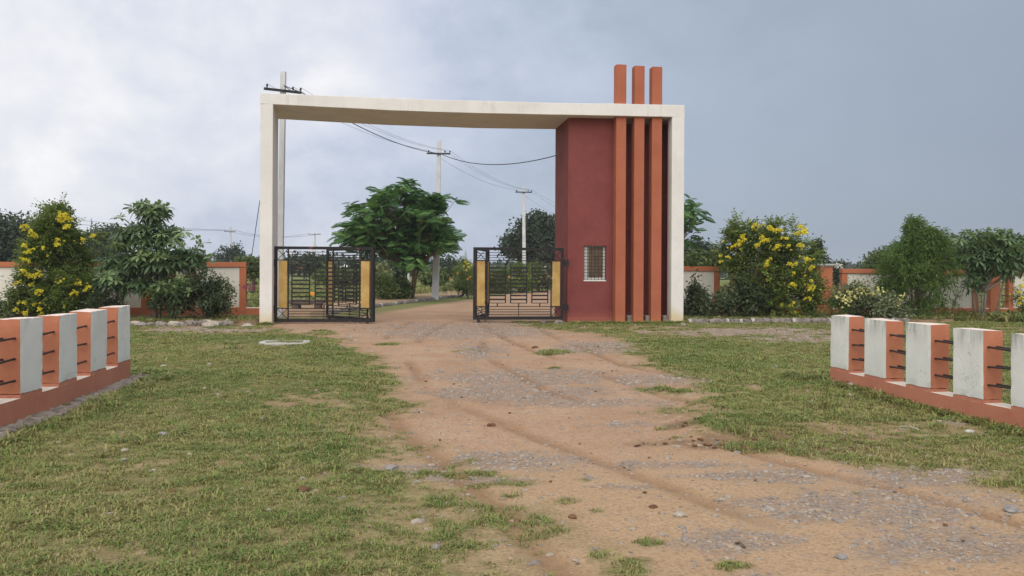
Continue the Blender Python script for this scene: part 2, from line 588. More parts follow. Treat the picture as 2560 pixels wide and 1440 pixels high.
def road_left(y):
    return np.interp(y, [p[1] for p in ROADK], [p[0] for p in ROADK])


def masks(x, y):
    """grass, gravel, damp/dark soil in 0..1 at points on the ground"""
    px, py = px_of(x, y)
    n1 = fbm(x * 0.9, y * 0.9, 3, 4) - 0.5
    n2 = fbm(x * 2.7, y * 2.7, 31, 4) - 0.5
    n3 = fbm(x * 7.5, y * 7.5, 57, 3) - 0.5
    wob = 1.0 * n1 + 0.8 * n2 + 0.4 * n3
    scale = 2150.0 / np.maximum(y, 2.6)                      # pixels per metre there
    xl = np.interp(py, BPY, XLp)
    xr = np.interp(py, XRY, XRp)
    left = (xl - px) / scale + wob * 1.1
    right = (px - xr) / scale + wob * 1.1
    e_ = np.interp(y, [4, 7, 11], [.45, .30, .0])
    g = np.maximum(sstep(-0.30 - e_, 0.45 + e_, left), sstep(-0.30, 0.45, right))
    g = np.maximum(g, ell(px, py, TUFTS, 0.9 * n2 + 0.6 * n3) * 0.95)
    g *= 1 - 0.45 * ell(px, py, BARE, 1.8 * n2 + 1.2 * n3 + .5 * n1)
    g *= 0.74 + 0.26 * sstep(-.14, .10, n2 * .8 + n3 * .5 + n1 * .5)
    # thin, worn turf towards the gate
    thin = sstep(19.0, 22.0, y) * sstep(26.5, 24.5, y)
    g *= 1 - thin * sstep(-0.10, 0.18, n2 + 0.4 * n1) * 0.85
    g *= 1 - 0.55 * sstep(0.14, 0.34, n2 + 0.3 * n3)
    inner = sstep(25.6, 26.6, y + 0.15 * (0 - x) * 0.0)
    rl = road_left(y)
    rd = (x - rl)
    road = sstep(0.1, 0.9, rd + n1) * sstep(7.5, 6.6, rd + n1 * 1.5)
    rw = np.interp(y, [26, 31, 45], [10.5, 9.5, 7.0])
    track = sstep(1.1, 1.9, rd + n1) * sstep(rw, rw - .9, rd + n1)
    gi = np.where(y > 26.4, 1.0 - track, g)
    verge = sstep(-3.4, -2.4, rd) * sstep(0.1, -0.1, rd) * (y > 28)
    gi = np.where(y > 28, gi * (1 - 0.95 * verge), gi)
    g = np.where(y > 26.4, gi, g)
    gr = ell(px, py, GRAVEL, 1.5 * n2 + 0.9 * n3) * (y < 26)
    gr = np.maximum(gr, 0.5 * sstep(0.10, 0.3, n2 + n1 * 0.6) * sstep(1150, 1240, py) * sstep(1650, 1850, px) * (1 - g))
    g = g * (1 - 0.75 * gr)
    damp = ell(px, py, [(1850, 1104, 270, 20), (1700, 1066, 50, 14), (2080, 1122, 150, 16)], 1.4 * n2 + 0.6 * n3) * (y < 14)
    return g, gr, damp, verge


TRACKS = [[(-1.75, 27), (-2.1, 21), (-2.0, 16), (-1.15, 11.5), (.35, 8.0), (1.7, 5.2), (3.2, 3.0)], [(-.35, 27), (-.65, 21), (-.5, 16), (.45, 11.5), (1.9, 8.0), (3.4, 5.2), (5.0, 3.0)],
          [(-1.0, 26), (-.2, 20), (.9, 15), (1.9, 11), (3.2, 8.3), (5.4, 6.0), (7.5, 4.5)], [(-3.0, 24), (-2.9, 19), (-2.4, 13), (-1.2, 9), (-.35, 6.4), (.35, 4.4), (.8, 3.0)], [(.7, 24), (1.15, 19), (1.9, 14.5), (3.4, 11.0), (4.9, 8.6), (7.2, 6.6)]]


def ruts(x, y):
    r = np.zeros_like(x)
    wx = x + .10 * (fbm(x * .7, y * .7, 91, 2) - .5)
    for k, tr in enumerate(TRACKS):
        cx = np.interp(-y, [-p[1] for p in tr], [p[0] for p in tr])
        sl = np.interp(-y, [-p[1] for p in tr], np.abs(np.gradient([p[0] for p in tr], [p[1] for p in tr])))
        dd = np.abs(wx - cx) / np.sqrt(1 + sl * sl)
        on = sstep(.34, .52, fbm(x * .35 + 7 * k, y * .35, 77 + k, 2)) * (.55 + .45 * vnoise(x * 5, y * 9, 12))
        r = np.maximum(r, on * sstep(.15, .03, dd))
    return r * (y > 2.5) * (y < 26.5)


def height(x, y):
    n = fbm(x * 0.35, y * 0.35, 5, 3) - 0.5
    n2 = fbm(x * 3.1, y * 3.1, 15, 3) - 0.5
    near = sstep(60.0, 26.0, y) * sstep(-3, 2, y)
    z = (0.05 * n + 0.022 * n2) * near
    z = z + 0.055 * sstep(3.2, 4.4, x) * sstep(16, 12, y) * sstep(4.0, 7.0, y)
    px, py = px_of(x, y)
    z = z + 0.07 * sstep(1100, 1075, py + 18 * (vnoise(x * 2.3, y * 2.3, 9) - .5)) * sstep(1650, 1780, px) * sstep(2250, 2080, px) * sstep(950, 1040, py) * (y < 14)
    z = z - 0.035 * ruts(x, y) * (y < 26)
    rl = road_left(y)
    z = z + 0.13 * (x < rl - 0.12) * (y > 28.4) * sstep(75, 55, y)
    return z


def build_ground():
    def axis(spans):
        a = []
        for lo, hi, st in spans:
            a += list(np.arange(lo, hi - st * 0.5, st))
        return np.array(a + [spans[-1][1]])
    xs = axis([(-3000, -600, 300), (-600, -120, 40), (-120, -40, 6), (-40, -15, 1.2), (-15, -8.4, 0.16), (-8.4, 8.4, 0.055), (8.4, 15, 0.16), (15, 40, 1.2), (40, 120, 6), (120, 600, 40), (600, 3000, 300)])
    ys = axis([(-200, -10, 12), (-10, 2, 1.0), (2, 4, 0.15), (4, 11, 0.055), (11, 18, 0.09), (18, 30, 0.14), (30, 60, 0.5), (60, 160, 3), (160, 600, 25), (600, 4800, 300)])
    X, Y = np.meshgrid(xs, ys)
    x, y = X.ravel(), Y.ravel()
    z = height(x, y)
    nx, ny = len(xs), len(ys)
    idx = np.arange(nx * ny).reshape(ny, nx)
    faces = np.stack([idx[:-1, :-1], idx[:-1, 1:], idx[1:, 1:], idx[1:, :-1]], -1).reshape(-1, 4)
    g, gr, damp, verge = masks(x, y)
    m, t, b = new_mat('ground')
    pos = N(t, 'ShaderNodeNewGeometry').outputs['Position']

    def attr(n):
        return N(t, 'ShaderNodeAttribute', attribute_name=n).outputs['Fac']
    nA, nB, nC = noise(t, pos, 0.8, 6, 0.6), noise(t, pos, 6.5, 6, 0.65), noise(t, pos, 42, 5, 0.7)
    sp0 = N(t, 'ShaderNodeSeparateXYZ')
    LK(t, pos, sp0.inputs[0])
    mr0 = N(t, 'ShaderNodeMapRange', interpolation_type='SMOOTHSTEP')
    mr0.inputs['From Min'].default_value = 9.0
    mr0.inputs['From Max'].default_value = 6.0
    LK(t, mathn(t, 'ADD', sp0.outputs[1], mathn(t, 'MULTIPLY', mathn(t, 'SUBTRACT', nA, .5), 6.0)), mr0.inputs['Value'])
    soil_near = mr0.outputs[0]
    soil = ramp(t, mathn(t, 'ADD', mathn(t, 'MULTIPLY', nA, 0.6), mathn(t, 'MULTIPLY', nB, 0.4)),
                [(0.33, (0.33, 0.201, 0.124)), (0.5, (0.405, 0.262, 0.170)), (0.68, (0.465, 0.332, 0.232))])
    soil = mixc(t, mathn(t, 'MULTIPLY', soil_near, .6), soil, (.44, .31, .185))
    soil = mixc(t, mathn(t, 'MULTIPLY', ramp(t, nC, [(0.36, (1, 1, 1)), (0.50, (0, 0, 0))]), 0.62), soil, (0.20, 0.12, 0.07))
    soil = mixc(t, mathn(t, 'MULTIPLY', ramp(t, nC, [(0.58, (0, 0, 0)), (0.72, (1, 1, 1))]), 0.60), soil, (0.56, 0.44, 0.32))
    turf = ramp(t, mathn(t, 'ADD', mathn(t, 'MULTIPLY', nB, 0.5), mathn(t, 'MULTIPLY', nC, 0.5)),
                [(0.38, (0.095, 0.085, 0.036)), (0.50, (0.19, 0.17, 0.072)), (0.62, (0.31, 0.255, 0.125))])
    far = ramp(t, noise(t, pos, 0.05, 5, 0.6), [(0.35, (0.13, 0.155, 0.050)), (0.6, (0.19, 0.20, 0.075)), (0.75, (0.23, 0.21, 0.10))])
    sepp = N(t, 'ShaderNodeSeparateXYZ')
    LK(t, pos, sepp.inputs[0])
    mr = N(t, 'ShaderNodeMapRange')
    mr.inputs['From Min'].default_value = 28.0
    mr.inputs['From Max'].default_value = 42.0
    LK(t, sepp.outputs[1], mr.inputs['Value'])
    turf = mixc(t, mr.outputs[0], turf, far)
    vo = N(t, 'ShaderNodeTexVoronoi')
    vo.inputs['Scale'].default_value = 26.0
    LK(t, pos, vo.inputs['Vector'])
    grav = ramp(t, vo.outputs['Distance'], [(0.1, (0.33, 0.29, 0.265)), (0.5, (0.31, 0.24, 0.19)), (0.75, (0.27, 0.18, 0.12))])
    sv = N(t, 'ShaderNodeSeparateColor')
    LK(t, vo.outputs['Color'], sv.inputs[0])
    grav = mixc(t, mathn(t, 'MULTIPLY', sv.outputs[0], 0.45), grav, (0.20, 0.165, 0.14))
    col = mixc(t, mathn(t, 'POWER', attr('grass'), 0.55), soil, turf)
    col = mixc(t, mathn(t, 'MULTIPLY', mathn(t, 'MULTIPLY', attr('gravel'), 0.95), ramp(t, nB, [(.36, (.2, .2, .2)), (.56, (1, 1, 1))])), col, grav)
    col = mixc(t, mathn(t, 'MULTIPLY', attr('damp'), 0.7), col, (0.165, 0.10, 0.058))  # dug edge: dark soil, with the scarp's shadow painted into the same tone
    col = mixc(t, mathn(t, 'MULTIPLY', attr('rut'), 0.7), col, (0.225, 0.130, 0.072))
    LK(t, col, b.inputs['Base Color'])
    b.inputs['Roughness'].default_value = 1.0
    b.inputs['Specular IOR Level'].default_value = 0.1
    h = mathn(t, 'ADD', mathn(t, 'MULTIPLY', nB, 0.8), mathn(t, 'ADD', mathn(t, 'MULTIPLY', nC, 0.35), mathn(t, 'MULTIPLY', vo.outputs['Distance'], mathn(t, 'MULTIPLY', attr('gravel'), -0.6))))
    bump(t, b, h, 0.55, 0.05)
    me = mesh_np('ground', np.stack([x, y, z], 1), faces, m)
    me.polygons.foreach_set('use_smooth', np.ones(len(faces), dtype=bool))
    for nme, arr in (('grass', g), ('gravel', gr), ('damp', damp), ('rut', ruts(x, y) * (y < 26))):
        a = me.attributes.new(nme, 'FLOAT', 'POINT')
        a.data.foreach_set('value', np.ascontiguousarray(arr, dtype=np.float32))
    tag(link('ground', me), 'bare sandy soil and worn turf running to the horizon', kind='structure')


build_ground()

# ------------------------------------------------------------------ gateway
s_end = S(1711, 500, 0)[0]
arch = thing('entrance_arch', 'tall white flat-topped gateway with three orange fins through its beam', 'gateway', A0, TH)


def build_arch():
    sl1 = S(681, 560, 0)[0]
    sr0 = S(1679.5, 560, 0)[0]
    top = [S(a, b, 0) for a, b in ((648, 232), (865, 240.6), (1087, 249), (1440, 258), (1534, 259), (1712, 262.5))]
    bot = [S(a, b, 0) for a, b in ((648, 259.3), (681.5, 260.5), (968, 275.6), (1193, 283), (1440, 287.5), (1534, 289.5), (1680, 292), (1712, 293))]
    TB = 2.5
    bak = [S(a, b, TB) for a, b in ((660, 296), (695, 297.5), (952, 312), (1193, 320.6), (1384, 323), (1712, 331))]
    st = np.linspace(0, s_end, 41)
    zt = np.interp(st, [p[0] for p in top], [p[1] for p in top])
    zb = np.interp(st, [p[0] for p in bot], [p[1] for p in bot])
    zk = np.interp(st, [p[0] for p in bak], [p[1] for p in bak])
    vs, fs, n = [], [], len(st)
    wv = 0.012 * np.sin(st * 1.7) + 0.008 * np.sin(st * 4.1)
    for i in range(n):
        vs += [(st[i], wv[i], zb[i]), (st[i], TB, zk[i]), (st[i], TB, zt[i]), (st[i], wv[i], zt[i])]
    for i in range(n - 1):
        for k in range(4):
            a, b = i * 4 + k, i * 4 + (k + 1) % 4
            fs.append((a, b, b + 4, a + 4))
    fs += [(3, 2, 1, 0), tuple((n - 1) * 4 + k for k in range(4))]
    MB().add(vs, fs).build('beam', M['white_beam'], arch, bevel=0.012)
    zb0, zb1 = zb[0] + 0.03, zb[-1] + 0.03
    e = 0.003
    MB().box((e, e + 0.01, -0.2), (sl1, 1.25, zb0)).build('post', M['white_wall'], arch, bevel=0.015)
    MB().box((sr0, e + 0.01, -0.2), (s_end - e, 0.42, zb1)).build('post', M['white_wall'], arch, bevel=0.015)
    for (a, b, topy) in ((1539.5, 1564.5, 161), (1585, 1610, 162.5), (1629, 1654, 163)):
        s0, s1 = S(a, 560, .10)[0], S(b, 560, .10)[0]
        z1 = S(1560, topy, .10)[1]
        MB().box((s0, .10, -0.2), (s1, .42, z1)).build('fin', M['orange_fin'], arch, bevel=0.012)
    return sl1, sr0


SL1, SR0 = build_arch()
booth = thing('guard_booth', 'maroon guard booth under the gateway with a small barred window', 'booth', A0, TH)


def build_booth():
    t0, tb, zt = 0.45, 2.45, 6.32
    s0 = S(1420, 560, t0)[0]
    sf = S(1536, 560, t0)[0] + 0.12
    s1 = S(1706, 560, .42)[0] - 0.02
    w0, w1 = S(1459, 650, t0)[0], S(1515.5, 650, t0)[0]
    z0, z1 = S(1487, 700.5, t0)[1], S(1487, 614, t0)[1]
    th = 0.22
    mb = MB()
    mb.box((s0, t0, -0.2), (w0, t0 + th, zt))
    mb.box((w1, t0, -0.2), (sf, t0 + th, zt))
    mb.box((w0, t0 + 0.001, -0.2), (w1, t0 + th, z0))
    mb.box((w0, t0 + 0.001, z1), (w1, t0 + th, zt))
    mb.box((s0 + 0.001, t0 + th, -0.2), (s0 + th, tb, zt))                  # wall towards the road
    mb.box((sf - th, t0 + th, -0.2), (sf - 0.001, 1.25, zt))                # return wall of the recess
    mb.box((sf - th, 1.25, -0.2), (s1, 1.25 + th, zt))                      # back of the recess behind the fins
    mb.box((s1 - 0.12, 0.43, -0.2), (s1, 1.25, zt))                         # cheek behind the white post
    mb.box((s0 + th, tb - th, -0.2), (s1, tb - 0.002, zt))
    mb.box((s1 - 0.12, 1.25 + th, -0.2), (s1 - 0.001, tb - th, zt))
    mb.build('wall', M['maroon_wall'], booth)
    zp = S(1487, 794, t0)[1]
    pl = MB()
    pl.box((s0 - 0.02, t0 - 0.045, -0.2), (sf + .02, t0 - 0.002, zp))
    pl.build('plinth', M['maroon_wall'], booth, bevel=0.03)
    # barred window
    win = MB()
    d0, d1 = t0 + 0.10, t0 + 0.16
    fw = 0.075
    fl_ = 0.17
    win.box((w0 + .002, d0, z0 + .002), (w0 + fl_, d1, z1 - .002))
    win.box((w1 - fw, d0, z0 + .002), (w1 - .002, d1, z1 - .002))
    win.box((w0 + fl_, d0, z1 - .05), (w1 - fw, d1, z1 - .002))
    win.box((w0 + fl_, d0, z0 + .002), (w1 - fw, d1, z0 + fw))
    wo = win.build('window', M['window_white'], booth)
    MB().box((w0 + fl_ + .003, d1 - 0.03, z0 + fw + .003), (w1 - fw - .003, d1 + 0.02, z1 - .053)).build('shutter', M['brown_board'], wo)
    MB().box((w0 + .002, t0 - .012, z0 - .03), (w1 - .002, d0 - .002, z0 + .001)).build('sill', M['window_white'], wo)
    g = MB()
    r = 0.0075
    for k in range(7):
        x = w0 + .02 + (w1 - w0 - .04) * k / 6
        g.box((x - r, t0 + .015, z0 + .003), (x + r, t0 + .027, z1 - .003))
    for k in range(11):
        z = z0 + .03 + (z1 - z0 - .06) * k / 10
        g.box((w0 + .003, t0 + .028, z - r), (w1 - .003, t0 + .040, z + r))
    g.build('grille', M['bar_black'], wo)
    # rough unpainted footings showing between the fins
    for a, b in ((1564, 1583), (1610, 1627), (1654, 1668)):
        x0, x1 = S(a, 790, .4)[0], S(b, 790, .4)[0]
        zz = S(a, 788, .4)[1]
        vs = MB().box((x0 + .004, 0.25, -.2), (x1 - .004, 0.60, zz))
        o = vs.build('footing', M['rubble'], booth, bevel=0.04)


build_booth()


# ------------------------------------------------------------------ gates
def gate_mesh_parts(W, H):
    """the parts of one gate leaf, hinge at x=0, running to x=W, standing z 0..H"""
    parts = []
    tq = 0.025

    def bx(x0, x1, z0, z1, t=tq):
        return (x0 * W, -t, z0 * H, x1 * W, t, z1 * H)

    def boxmb(*bs):
        m = MB()
        for b in bs:
            m.box(b[:3], b[3:])
        return m
    parts.append(('frame', boxmb(bx(0, .03, 0, 1), bx(.97, 1, 0, 1), bx(.03, .97, .962, 1), bx(.03, .97, 0, .042)), 'gate_black', []))
    parts.append(('stile', boxmb(bx(.133, .146, .042, .962, .018)), 'gate_black', []))
    parts.append(('stile', boxmb(bx(.854, .867, .042, .962, .018)), 'gate_black', []))
    parts.append(('rail', boxmb(bx(.03, .133, .812, .826, .018), bx(.146, .854, .816, .826, .014), bx(.867, .97, .812, .826, .018)), 'gate_black', []))
    parts.append(('rail', boxmb(bx(.03, .133, .174, .188, .018), bx(.146, .854, .176, .186, .014), bx(.867, .97, .174, .188, .018)), 'gate_black', []))
    for x0, x1 in ((.042, .126), (.874, .958)):
        parts.append(('infill_panel', boxmb(bx(x0, x1, .190, .810, .012)), 'panel_ochre', []))
    for x0, x1 in ((.03, .133), (.867, .97)):
        for z0, z1 in ((.042, .174), (.826, .962)):
            m = MB()
            for a, b in (((x0, z0), (x1, z1)), ((x0, z1), (x1, z0))):
                off = 0.006 if a[1] == z0 else -0.006
                m.tube([(a[0] * W, off, a[1] * H), (b[0] * W, off, b[1] * H)], 0.009, 4)
            parts.append(('cross_brace', m, 'gate_black', []))
    for z in (.857, .891, .927, .073, .108, .143):
        parts.append(('rod', boxmb((.146 * W, -.008, z * H - .009, .854 * W, .008, z * H + .009)), 'gate_black', []))
    parts.append(('rod', boxmb((.5 * W - .008, -.008, .042 * H, .5 * W + .008, .008, .176 * H)), 'gate_black', []))
    parts.append(('rod', boxmb((.146 * W, .016, .497 * H, .854 * W, .024, .503 * H)), 'gate_black', []))
    for x0, x1 in ((.17, .36), (.405, .595), (.64, .83)):
        xm = (x0 + x1) / 2
        q = .012
        fr = boxmb(bx(x0, x0 + q, .225, .775, .012), bx(x1 - q, x1, .225, .775, .012), bx(x0 + q, x1 - q, .225, .234, .012), bx(x0 + q, x1 - q, .766, .775, .012),
                   bx(xm - .006, xm + .006, .775, .816, .012), bx(xm - .006, xm + .006, .186, .225, .012))
        sl = []
        for k in range(9):
            z = .28 + .0545 * k
            sl.append(('slat', boxmb(bx(x0 + q, x1 - q, z - .0105, z + .0105, .010)), 'gate_black'))
        parts.append(('ladder_frame', fr, 'gate_black', sl))
    return parts


def caster(W):
    m = MB()
    x = W * .94
    m.box((x - .03, -.02, -.03), (x + .03, .02, 0.0))
    m.tube([(x, -.025, -.035), (x, .025, -.035)], .045, 10)
    return m


def bolts(W):
    m = MB()
    m.box((W * .865 - .008, -.03, -.085), (W * .865 + .008, -.014, .3))
    return m


def make_gate(label, hinge, free, z0, H, hinges, wheel=True):
    hinge, free = Vector(hinge), Vector(free)
    d = free - hinge
    W = math.hypot(d.x, d.y)
    g = thing('gate_leaf', label, 'gate', (hinge.x, hinge.y, z0), math.atan2(d.y, d.x), 'black steel gate leaves')
    for nm, mb, mt, subs in gate_mesh_parts(W, H):
        o = mb.build(nm, M[mt], g)
        if subs:
            base = subs[0][1]
            first = None
            for k, (sn, sm, smt) in enumerate(subs):
                if first is None:
                    first = sm.build(sn, M[smt], o)
                else:
                    c = first.copy()
                    COL.objects.link(c)
                    c.parent = o
                    c.location = (0, 0, .0545 * H * k)
    if wheel:
        caster(W).build('caster', M['gate_black'], g)
        bolts(W).build('drop_bolt', M['gate_black'], g)
    for z in hinges:
        m = MB()
        m.box((-.10, -.03, z - .012), (.06, .03, z + .012))
        m.box((-.055, -.05, z - .11), (.0, .03, z + .11))
        m.box((-.15, -.045, z - .09), (-.10, .045, z + .09))
        m.build('hinge', M['gate_black'], g)
    return g


hl = P(686, 700, 24.75)
fl = P(933.5, 700, 24.95)
zl0 = P(800, 805, 24.85).z
HL = P(800, 616.5, 24.85).z - zl0
make_gate('near left-hand black gate leaf hinged to the white post', hl, fl, zl0, HL, (.78 * HL, .17 * HL))
hr = P(1409, 700, 25.95)
fr_ = P(1183, 700, 25.55)
zr0 = P(1300, 799, 25.75).z
HR = P(1300, 619, 25.75).z - zr0
make_gate('black gate leaf hinged to the maroon booth corner', hr, fr_, zr0, HR, (.79 * HR, .17 * HR))


def fold(hx, px, W, dmin=25.0):
    k = UV(px, 700)[0] / F
    lo, hi = dmin, 40.0
    for _ in range(60):
        mid = (lo + hi) / 2
        if math.hypot(k * mid - hx.x, mid - hx.y) < W:
            lo = mid
        else:
            hi = mid
    return Vector((k * lo, lo, 0))


b1 = fl + Vector((0.02, 0.09, 0))
make_gate('second black gate leaf folded back behind the gate on the white post', b1, fold(b1, 817, 2.7), zl0, HL, ())
b2 = fr_ + Vector((0.03, 0.09, 0))
make_gate('black gate leaf folded almost edge-on behind the gate at the booth', b2, fold(b2, 1222, 2.6, 25.7), zr0, HR, ())

# ------------------------------------------------------------------ boundary walls
TW = 2.62          # distance of the walls behind the gateway's front


def build_wall(label, segs, zfun, zbase, group=None):
    """segs: list of (kind, px0, px1); kinds panel, gap, pillar (in order along the wall)"""
    w = thing('boundary_wall', label, 'wall', A0, TH, 'cream and orange boundary walls')
    th = 0.2
    for kind, a, b in segs:
        s0, s1 = S(a, 670, TW)[0], S(b, 670, TW)[0]
        m = (a + b) / 2
        zc0, zc1 = zfun(a), zfun(b)
        zg = zbase - 0.3
        ct, fw, bb = 0.155, 0.20, 0.22
        if kind == 'panel':
            f0, f1 = min(fw, (s1 - s0) * .2), min(fw, (s1 - s0) * .2)
            MB().box((s0 + f0, TW + .04, zbase + bb - .01), (s1 - f1, TW + th - .04, min(zc0, zc1) - ct + .01)).build('wall_panel', M['cream_wall'], w)
            zs = [zc0, zc1, zc1, zc0]
            ring = [(s0, TW - .02), (s1, TW - .02), (s1, TW + th + .02), (s0, TW + th + .02)]
            MB().prism(ring, [z - ct for z in zs], zs).build('coping', M['orange_trim'], w, bevel=.01)
            MB().box((s0, TW, zg), (s0 + f0, TW + th, min(zc0, zc1) - ct)).build('pilaster', M['orange_trim'], w, bevel=.01)
            MB().box((s1 - f1, TW, zg), (s1, TW + th, min(zc0, zc1) - ct)).build('pilaster', M['orange_trim'], w, bevel=.01)
            MB().box((s0 + f0, TW - .004, zg), (s1 - f1, TW + th, zbase + bb)).build('base_band', M['orange_trim'], w, bevel=.01)
        elif kind == 'gap':
            MB().box((s0, TW + .006, zg), (s1, TW + th - .006, zbase + bb - .03)).build('base_band', M['orange_trim'], w)
            MB().box((s0, TW + .008, zbase + bb - .03), (s1, TW + th - .008, zbase + bb - .005)).build('sill', M['sill_white'], w)
            for k in range(5):
                z = zbase + .44 + (zfun(m) - zbase - .62) * k / 4
                MB().box((s0 - .02, TW + .07, z - .011), (s1 + .02, TW + .09, z + .011)).build('bar', M['bar_black'], w)
        else:
            z1 = zfun(m) + (0.06 if kind == 'cap' else 0.05)
            MB().box((s0, TW - .05, zg), (s1, TW + th + .05, z1)).build('pier', M['orange_trim'], w, bevel=.012)
            if kind == 'cap':
                c = MB()
                c.box((s0 - .03, TW - .08, z1 + .001), (s1 + .03, TW + th + .08, z1 + .04))
                c.box((s0 - .07, TW - .12, z1 + .041), (s1 + .07, TW + th + .12, z1 + .10))
                c.build('pier_cap', M['concrete'], w, bevel=.01)
    return w


def zl(px):
    return S(px, 655.3, TW)[1] if px > 0 else S(0, 655.3, TW)[1]


def zr(px):
    return S(px, np.interp(px, [1700, 1800, 2110, 2424, 2530, 2560], [665.5, 666.5, 672, 675, 677.5, 678.0]), TW)[1]


ZBL, ZBR = 0.15, 0.09
build_wall('long cream wall with orange coping, left of the gateway behind the shrubs',
           [('panel', -150, 370)] + [('gap', 370, 410), ('pillar', 410, 434), ('gap', 434, 470), ('panel', 470, 615), ('gap', 615, 668)], zl, ZBL)
build_wall('cream wall with orange frames and a grey-capped pier, right of the gateway',
           [('panel', 1690, 1800), ('gap', 1800, 1835), ('pillar', 1835, 1862), ('gap', 1862, 1896), ('panel', 1896, 2024), ('gap', 2024, 2050), ('cap', 2050, 2080), ('gap', 2080, 2106),
            ('panel', 2106, 2445), ('gap', 2445, 2474), ('pillar', 2474, 2499), ('gap', 2499, 2522), ('panel', 2522, 2860)], zr, ZBR)

# planting beds and kerbs along the gateway line


def build_beds():
    m, t, b = new_mat('bed_soil')
    pos = N(t, 'ShaderNodeNewGeometry').outputs['Position']
    n1, n2 = noise(t, pos, 3, 6, 0.65), noise(t, pos, 30, 4, 0.7)
    col = ramp(t, mathn(t, 'ADD', mathn(t, 'MULTIPLY', n1, .6), mathn(t, 'MULTIPLY', n2, .4)), [(.35, (.13, .085, .05)), (.55, (.24, .15, .09)), (.72, (.33, .23, .14))])
    LK(t, col, b.inputs['Base Color'])
    b.inputs['Roughness'].default_value = 1
    bump(t, b, n2, .5, .03)
    for (sa, sb, zz, lab) in ((-9.5, -0.05, .12, 'brown soil bed between left kerb and cream wall'), (s_end + 0.05, 17.5 + 4, .085, 'brown soil bed between right kerb and cream wall')):
        ss = np.linspace(sa, sb, 70)
        tt = np.linspace(-0.28, TW + .1, 26)
        SS, TT = np.meshgrid(ss, tt)
        xs = A0.x + SS * AC - TT * AS
        ys = A0.y + SS * AS + TT * AC
        zs = zz + .06 * (fbm(xs * 1.5, ys * 1.5, 44, 3) - .5)
        zs[0, :] = -.1
        zs[:, 0] = -.1
        zs[:, -1] = -.1
        idx = np.arange(SS.size).reshape(SS.shape)
        fc = np.stack([idx[:-1, :-1], idx[:-1, 1:], idx[1:, 1:], idx[1:, :-1]], -1).reshape(-1, 4)
        tag(link('planting_bed', mesh_np('planting_bed', np.stack([xs.ravel(), ys.ravel(), zs.ravel()], 1), fc, m)), lab, kind='structure')


build_beds()


def rock_mesh(name, r, seed, mat, flat=0.6, subdiv=2, rough=0.35):
    bm = bmesh.new()
    bmesh.ops.create_icosphere(bm, subdivisions=subdiv, radius=1.0)
    rr = random.Random(seed)
    off = Vector((rr.uniform(-9, 9), rr.uniform(-9, 9), rr.uniform(-9, 9)))
    from mathutils import noise as mn
    sx, sy = rr.uniform(.75, 1.2), rr.uniform(.75, 1.2)
    for v in bm.verts:
        k = 1 + rough * mn.noise(v.co * 1.3 + off) * 1.3 + rough * .4 * mn.noise(v.co * 3.7 + off)
        q = v.co * k
        q = Vector((round(q.x * 2.6) / 2.6 * .3 + q.x * .7, q.y, round(q.z * 2.2) / 2.2 * .4 + q.z * .6))
        v.co = Vector((q.x * sx * r, q.y * sy * r, q.z * flat * r))
    me = bpy.data.meshes.new(name)
    bm.to_mesh(me)
    bm.free()
    me.materials.append(mat)
    return me


def kerb_block(name, L, h, d, seed, mats, paint_end):
    """one worn kerb block along +x, front at y=0, base sunk"""
    rr = random.Random(seed)
    nx, nz = 7, 4
    m = MB()
    prof = [(0.0, -.12), (-0.01, h * .4), (0.015, h * .85), (.05, h), (d * .6, h * 1.02), (d, h * .98), (d, -.12)]
    vs, fs, mi = [], [], []
    for i in range(nx + 1):
        for j, (y, z) in enumerate(prof):
            end = .03 if i in (0, nx) else 0
            vs.append((L * i / nx + rr.uniform(-.01, .01), y + rr.uniform(-.022, .022) + end * (j < 4), z + rr.uniform(-.02, .02) - (end if j in (2, 3, 4) else 0)))
    k = len(prof)
    for i in range(nx):
        for j in range(k - 1):
            fs.append((i * k + j, (i + 1) * k + j, (i + 1) * k + j + 1, i * k + j + 1))
            frac = (i + .5) / nx
            mi.append(1 if (abs(frac - paint_end) < .10 and rr.random() < .8) else 0)
    fs.append(tuple(range(k - 1, -1, -1)))
    fs.append(tuple(nx * k + j for j in range(k)))
    mi += [0, 0]
    m.add(vs, fs, mi)
    return m.mesh(name, mats)


kerb_r = tag(link('kerb', None), 'worn grey kerb with faded white paint along right planting bed', kind='structure')
x = s_end + 0.02
i = 0
kmesh = [kerb_block('kerb_stone', .62, .15, .17, 100 + q, [M['kerb_stone'], M['kerb_paint']], (0.05, .97, .5, .1, .92)[q]) for q in range(5)]
while x < 19.5:
    o = link('kerb_stone', kmesh[i % 5], kerb_r)
    o.location = AW(x, -.42 + random.uniform(-.03, .03), -.0 + random.uniform(-.015, .01))
    o.rotation_euler = (random.uniform(-.03, .03), random.uniform(-.012, .012), TH + random.uniform(-.02, .02))
    x += .66
    i += 1
kerb_l = tag(link('kerb', None), 'broken rubble kerb along left planting bed', kind='structure')
for k in range(44):
    s = -9.0 + k * .20 + random.uniform(-.05, .05)
    if s > -.75:
        continue
    r = random.uniform(.10, .19)
    o = link('kerb_stone', rock_mesh('kerb_stone', r, 300 + k, M[('stone_grey', 'rubble', 'kerb_stone', 'rubble', 'stone_pale')[k % 5]], .7, 2, .42), kerb_l)
    o.location = AW(s, -.45 + random.uniform(-.08, .08), .04 + random.uniform(-.02, .03))
    o.scale = (1.25, .9, .95)
    o.rotation_euler = (0, random.uniform(-.1, .1), random.uniform(-.4, .4))
kerb_i = tag(link('kerb', None), 'low stone kerb along left side of the inner road', kind='structure')
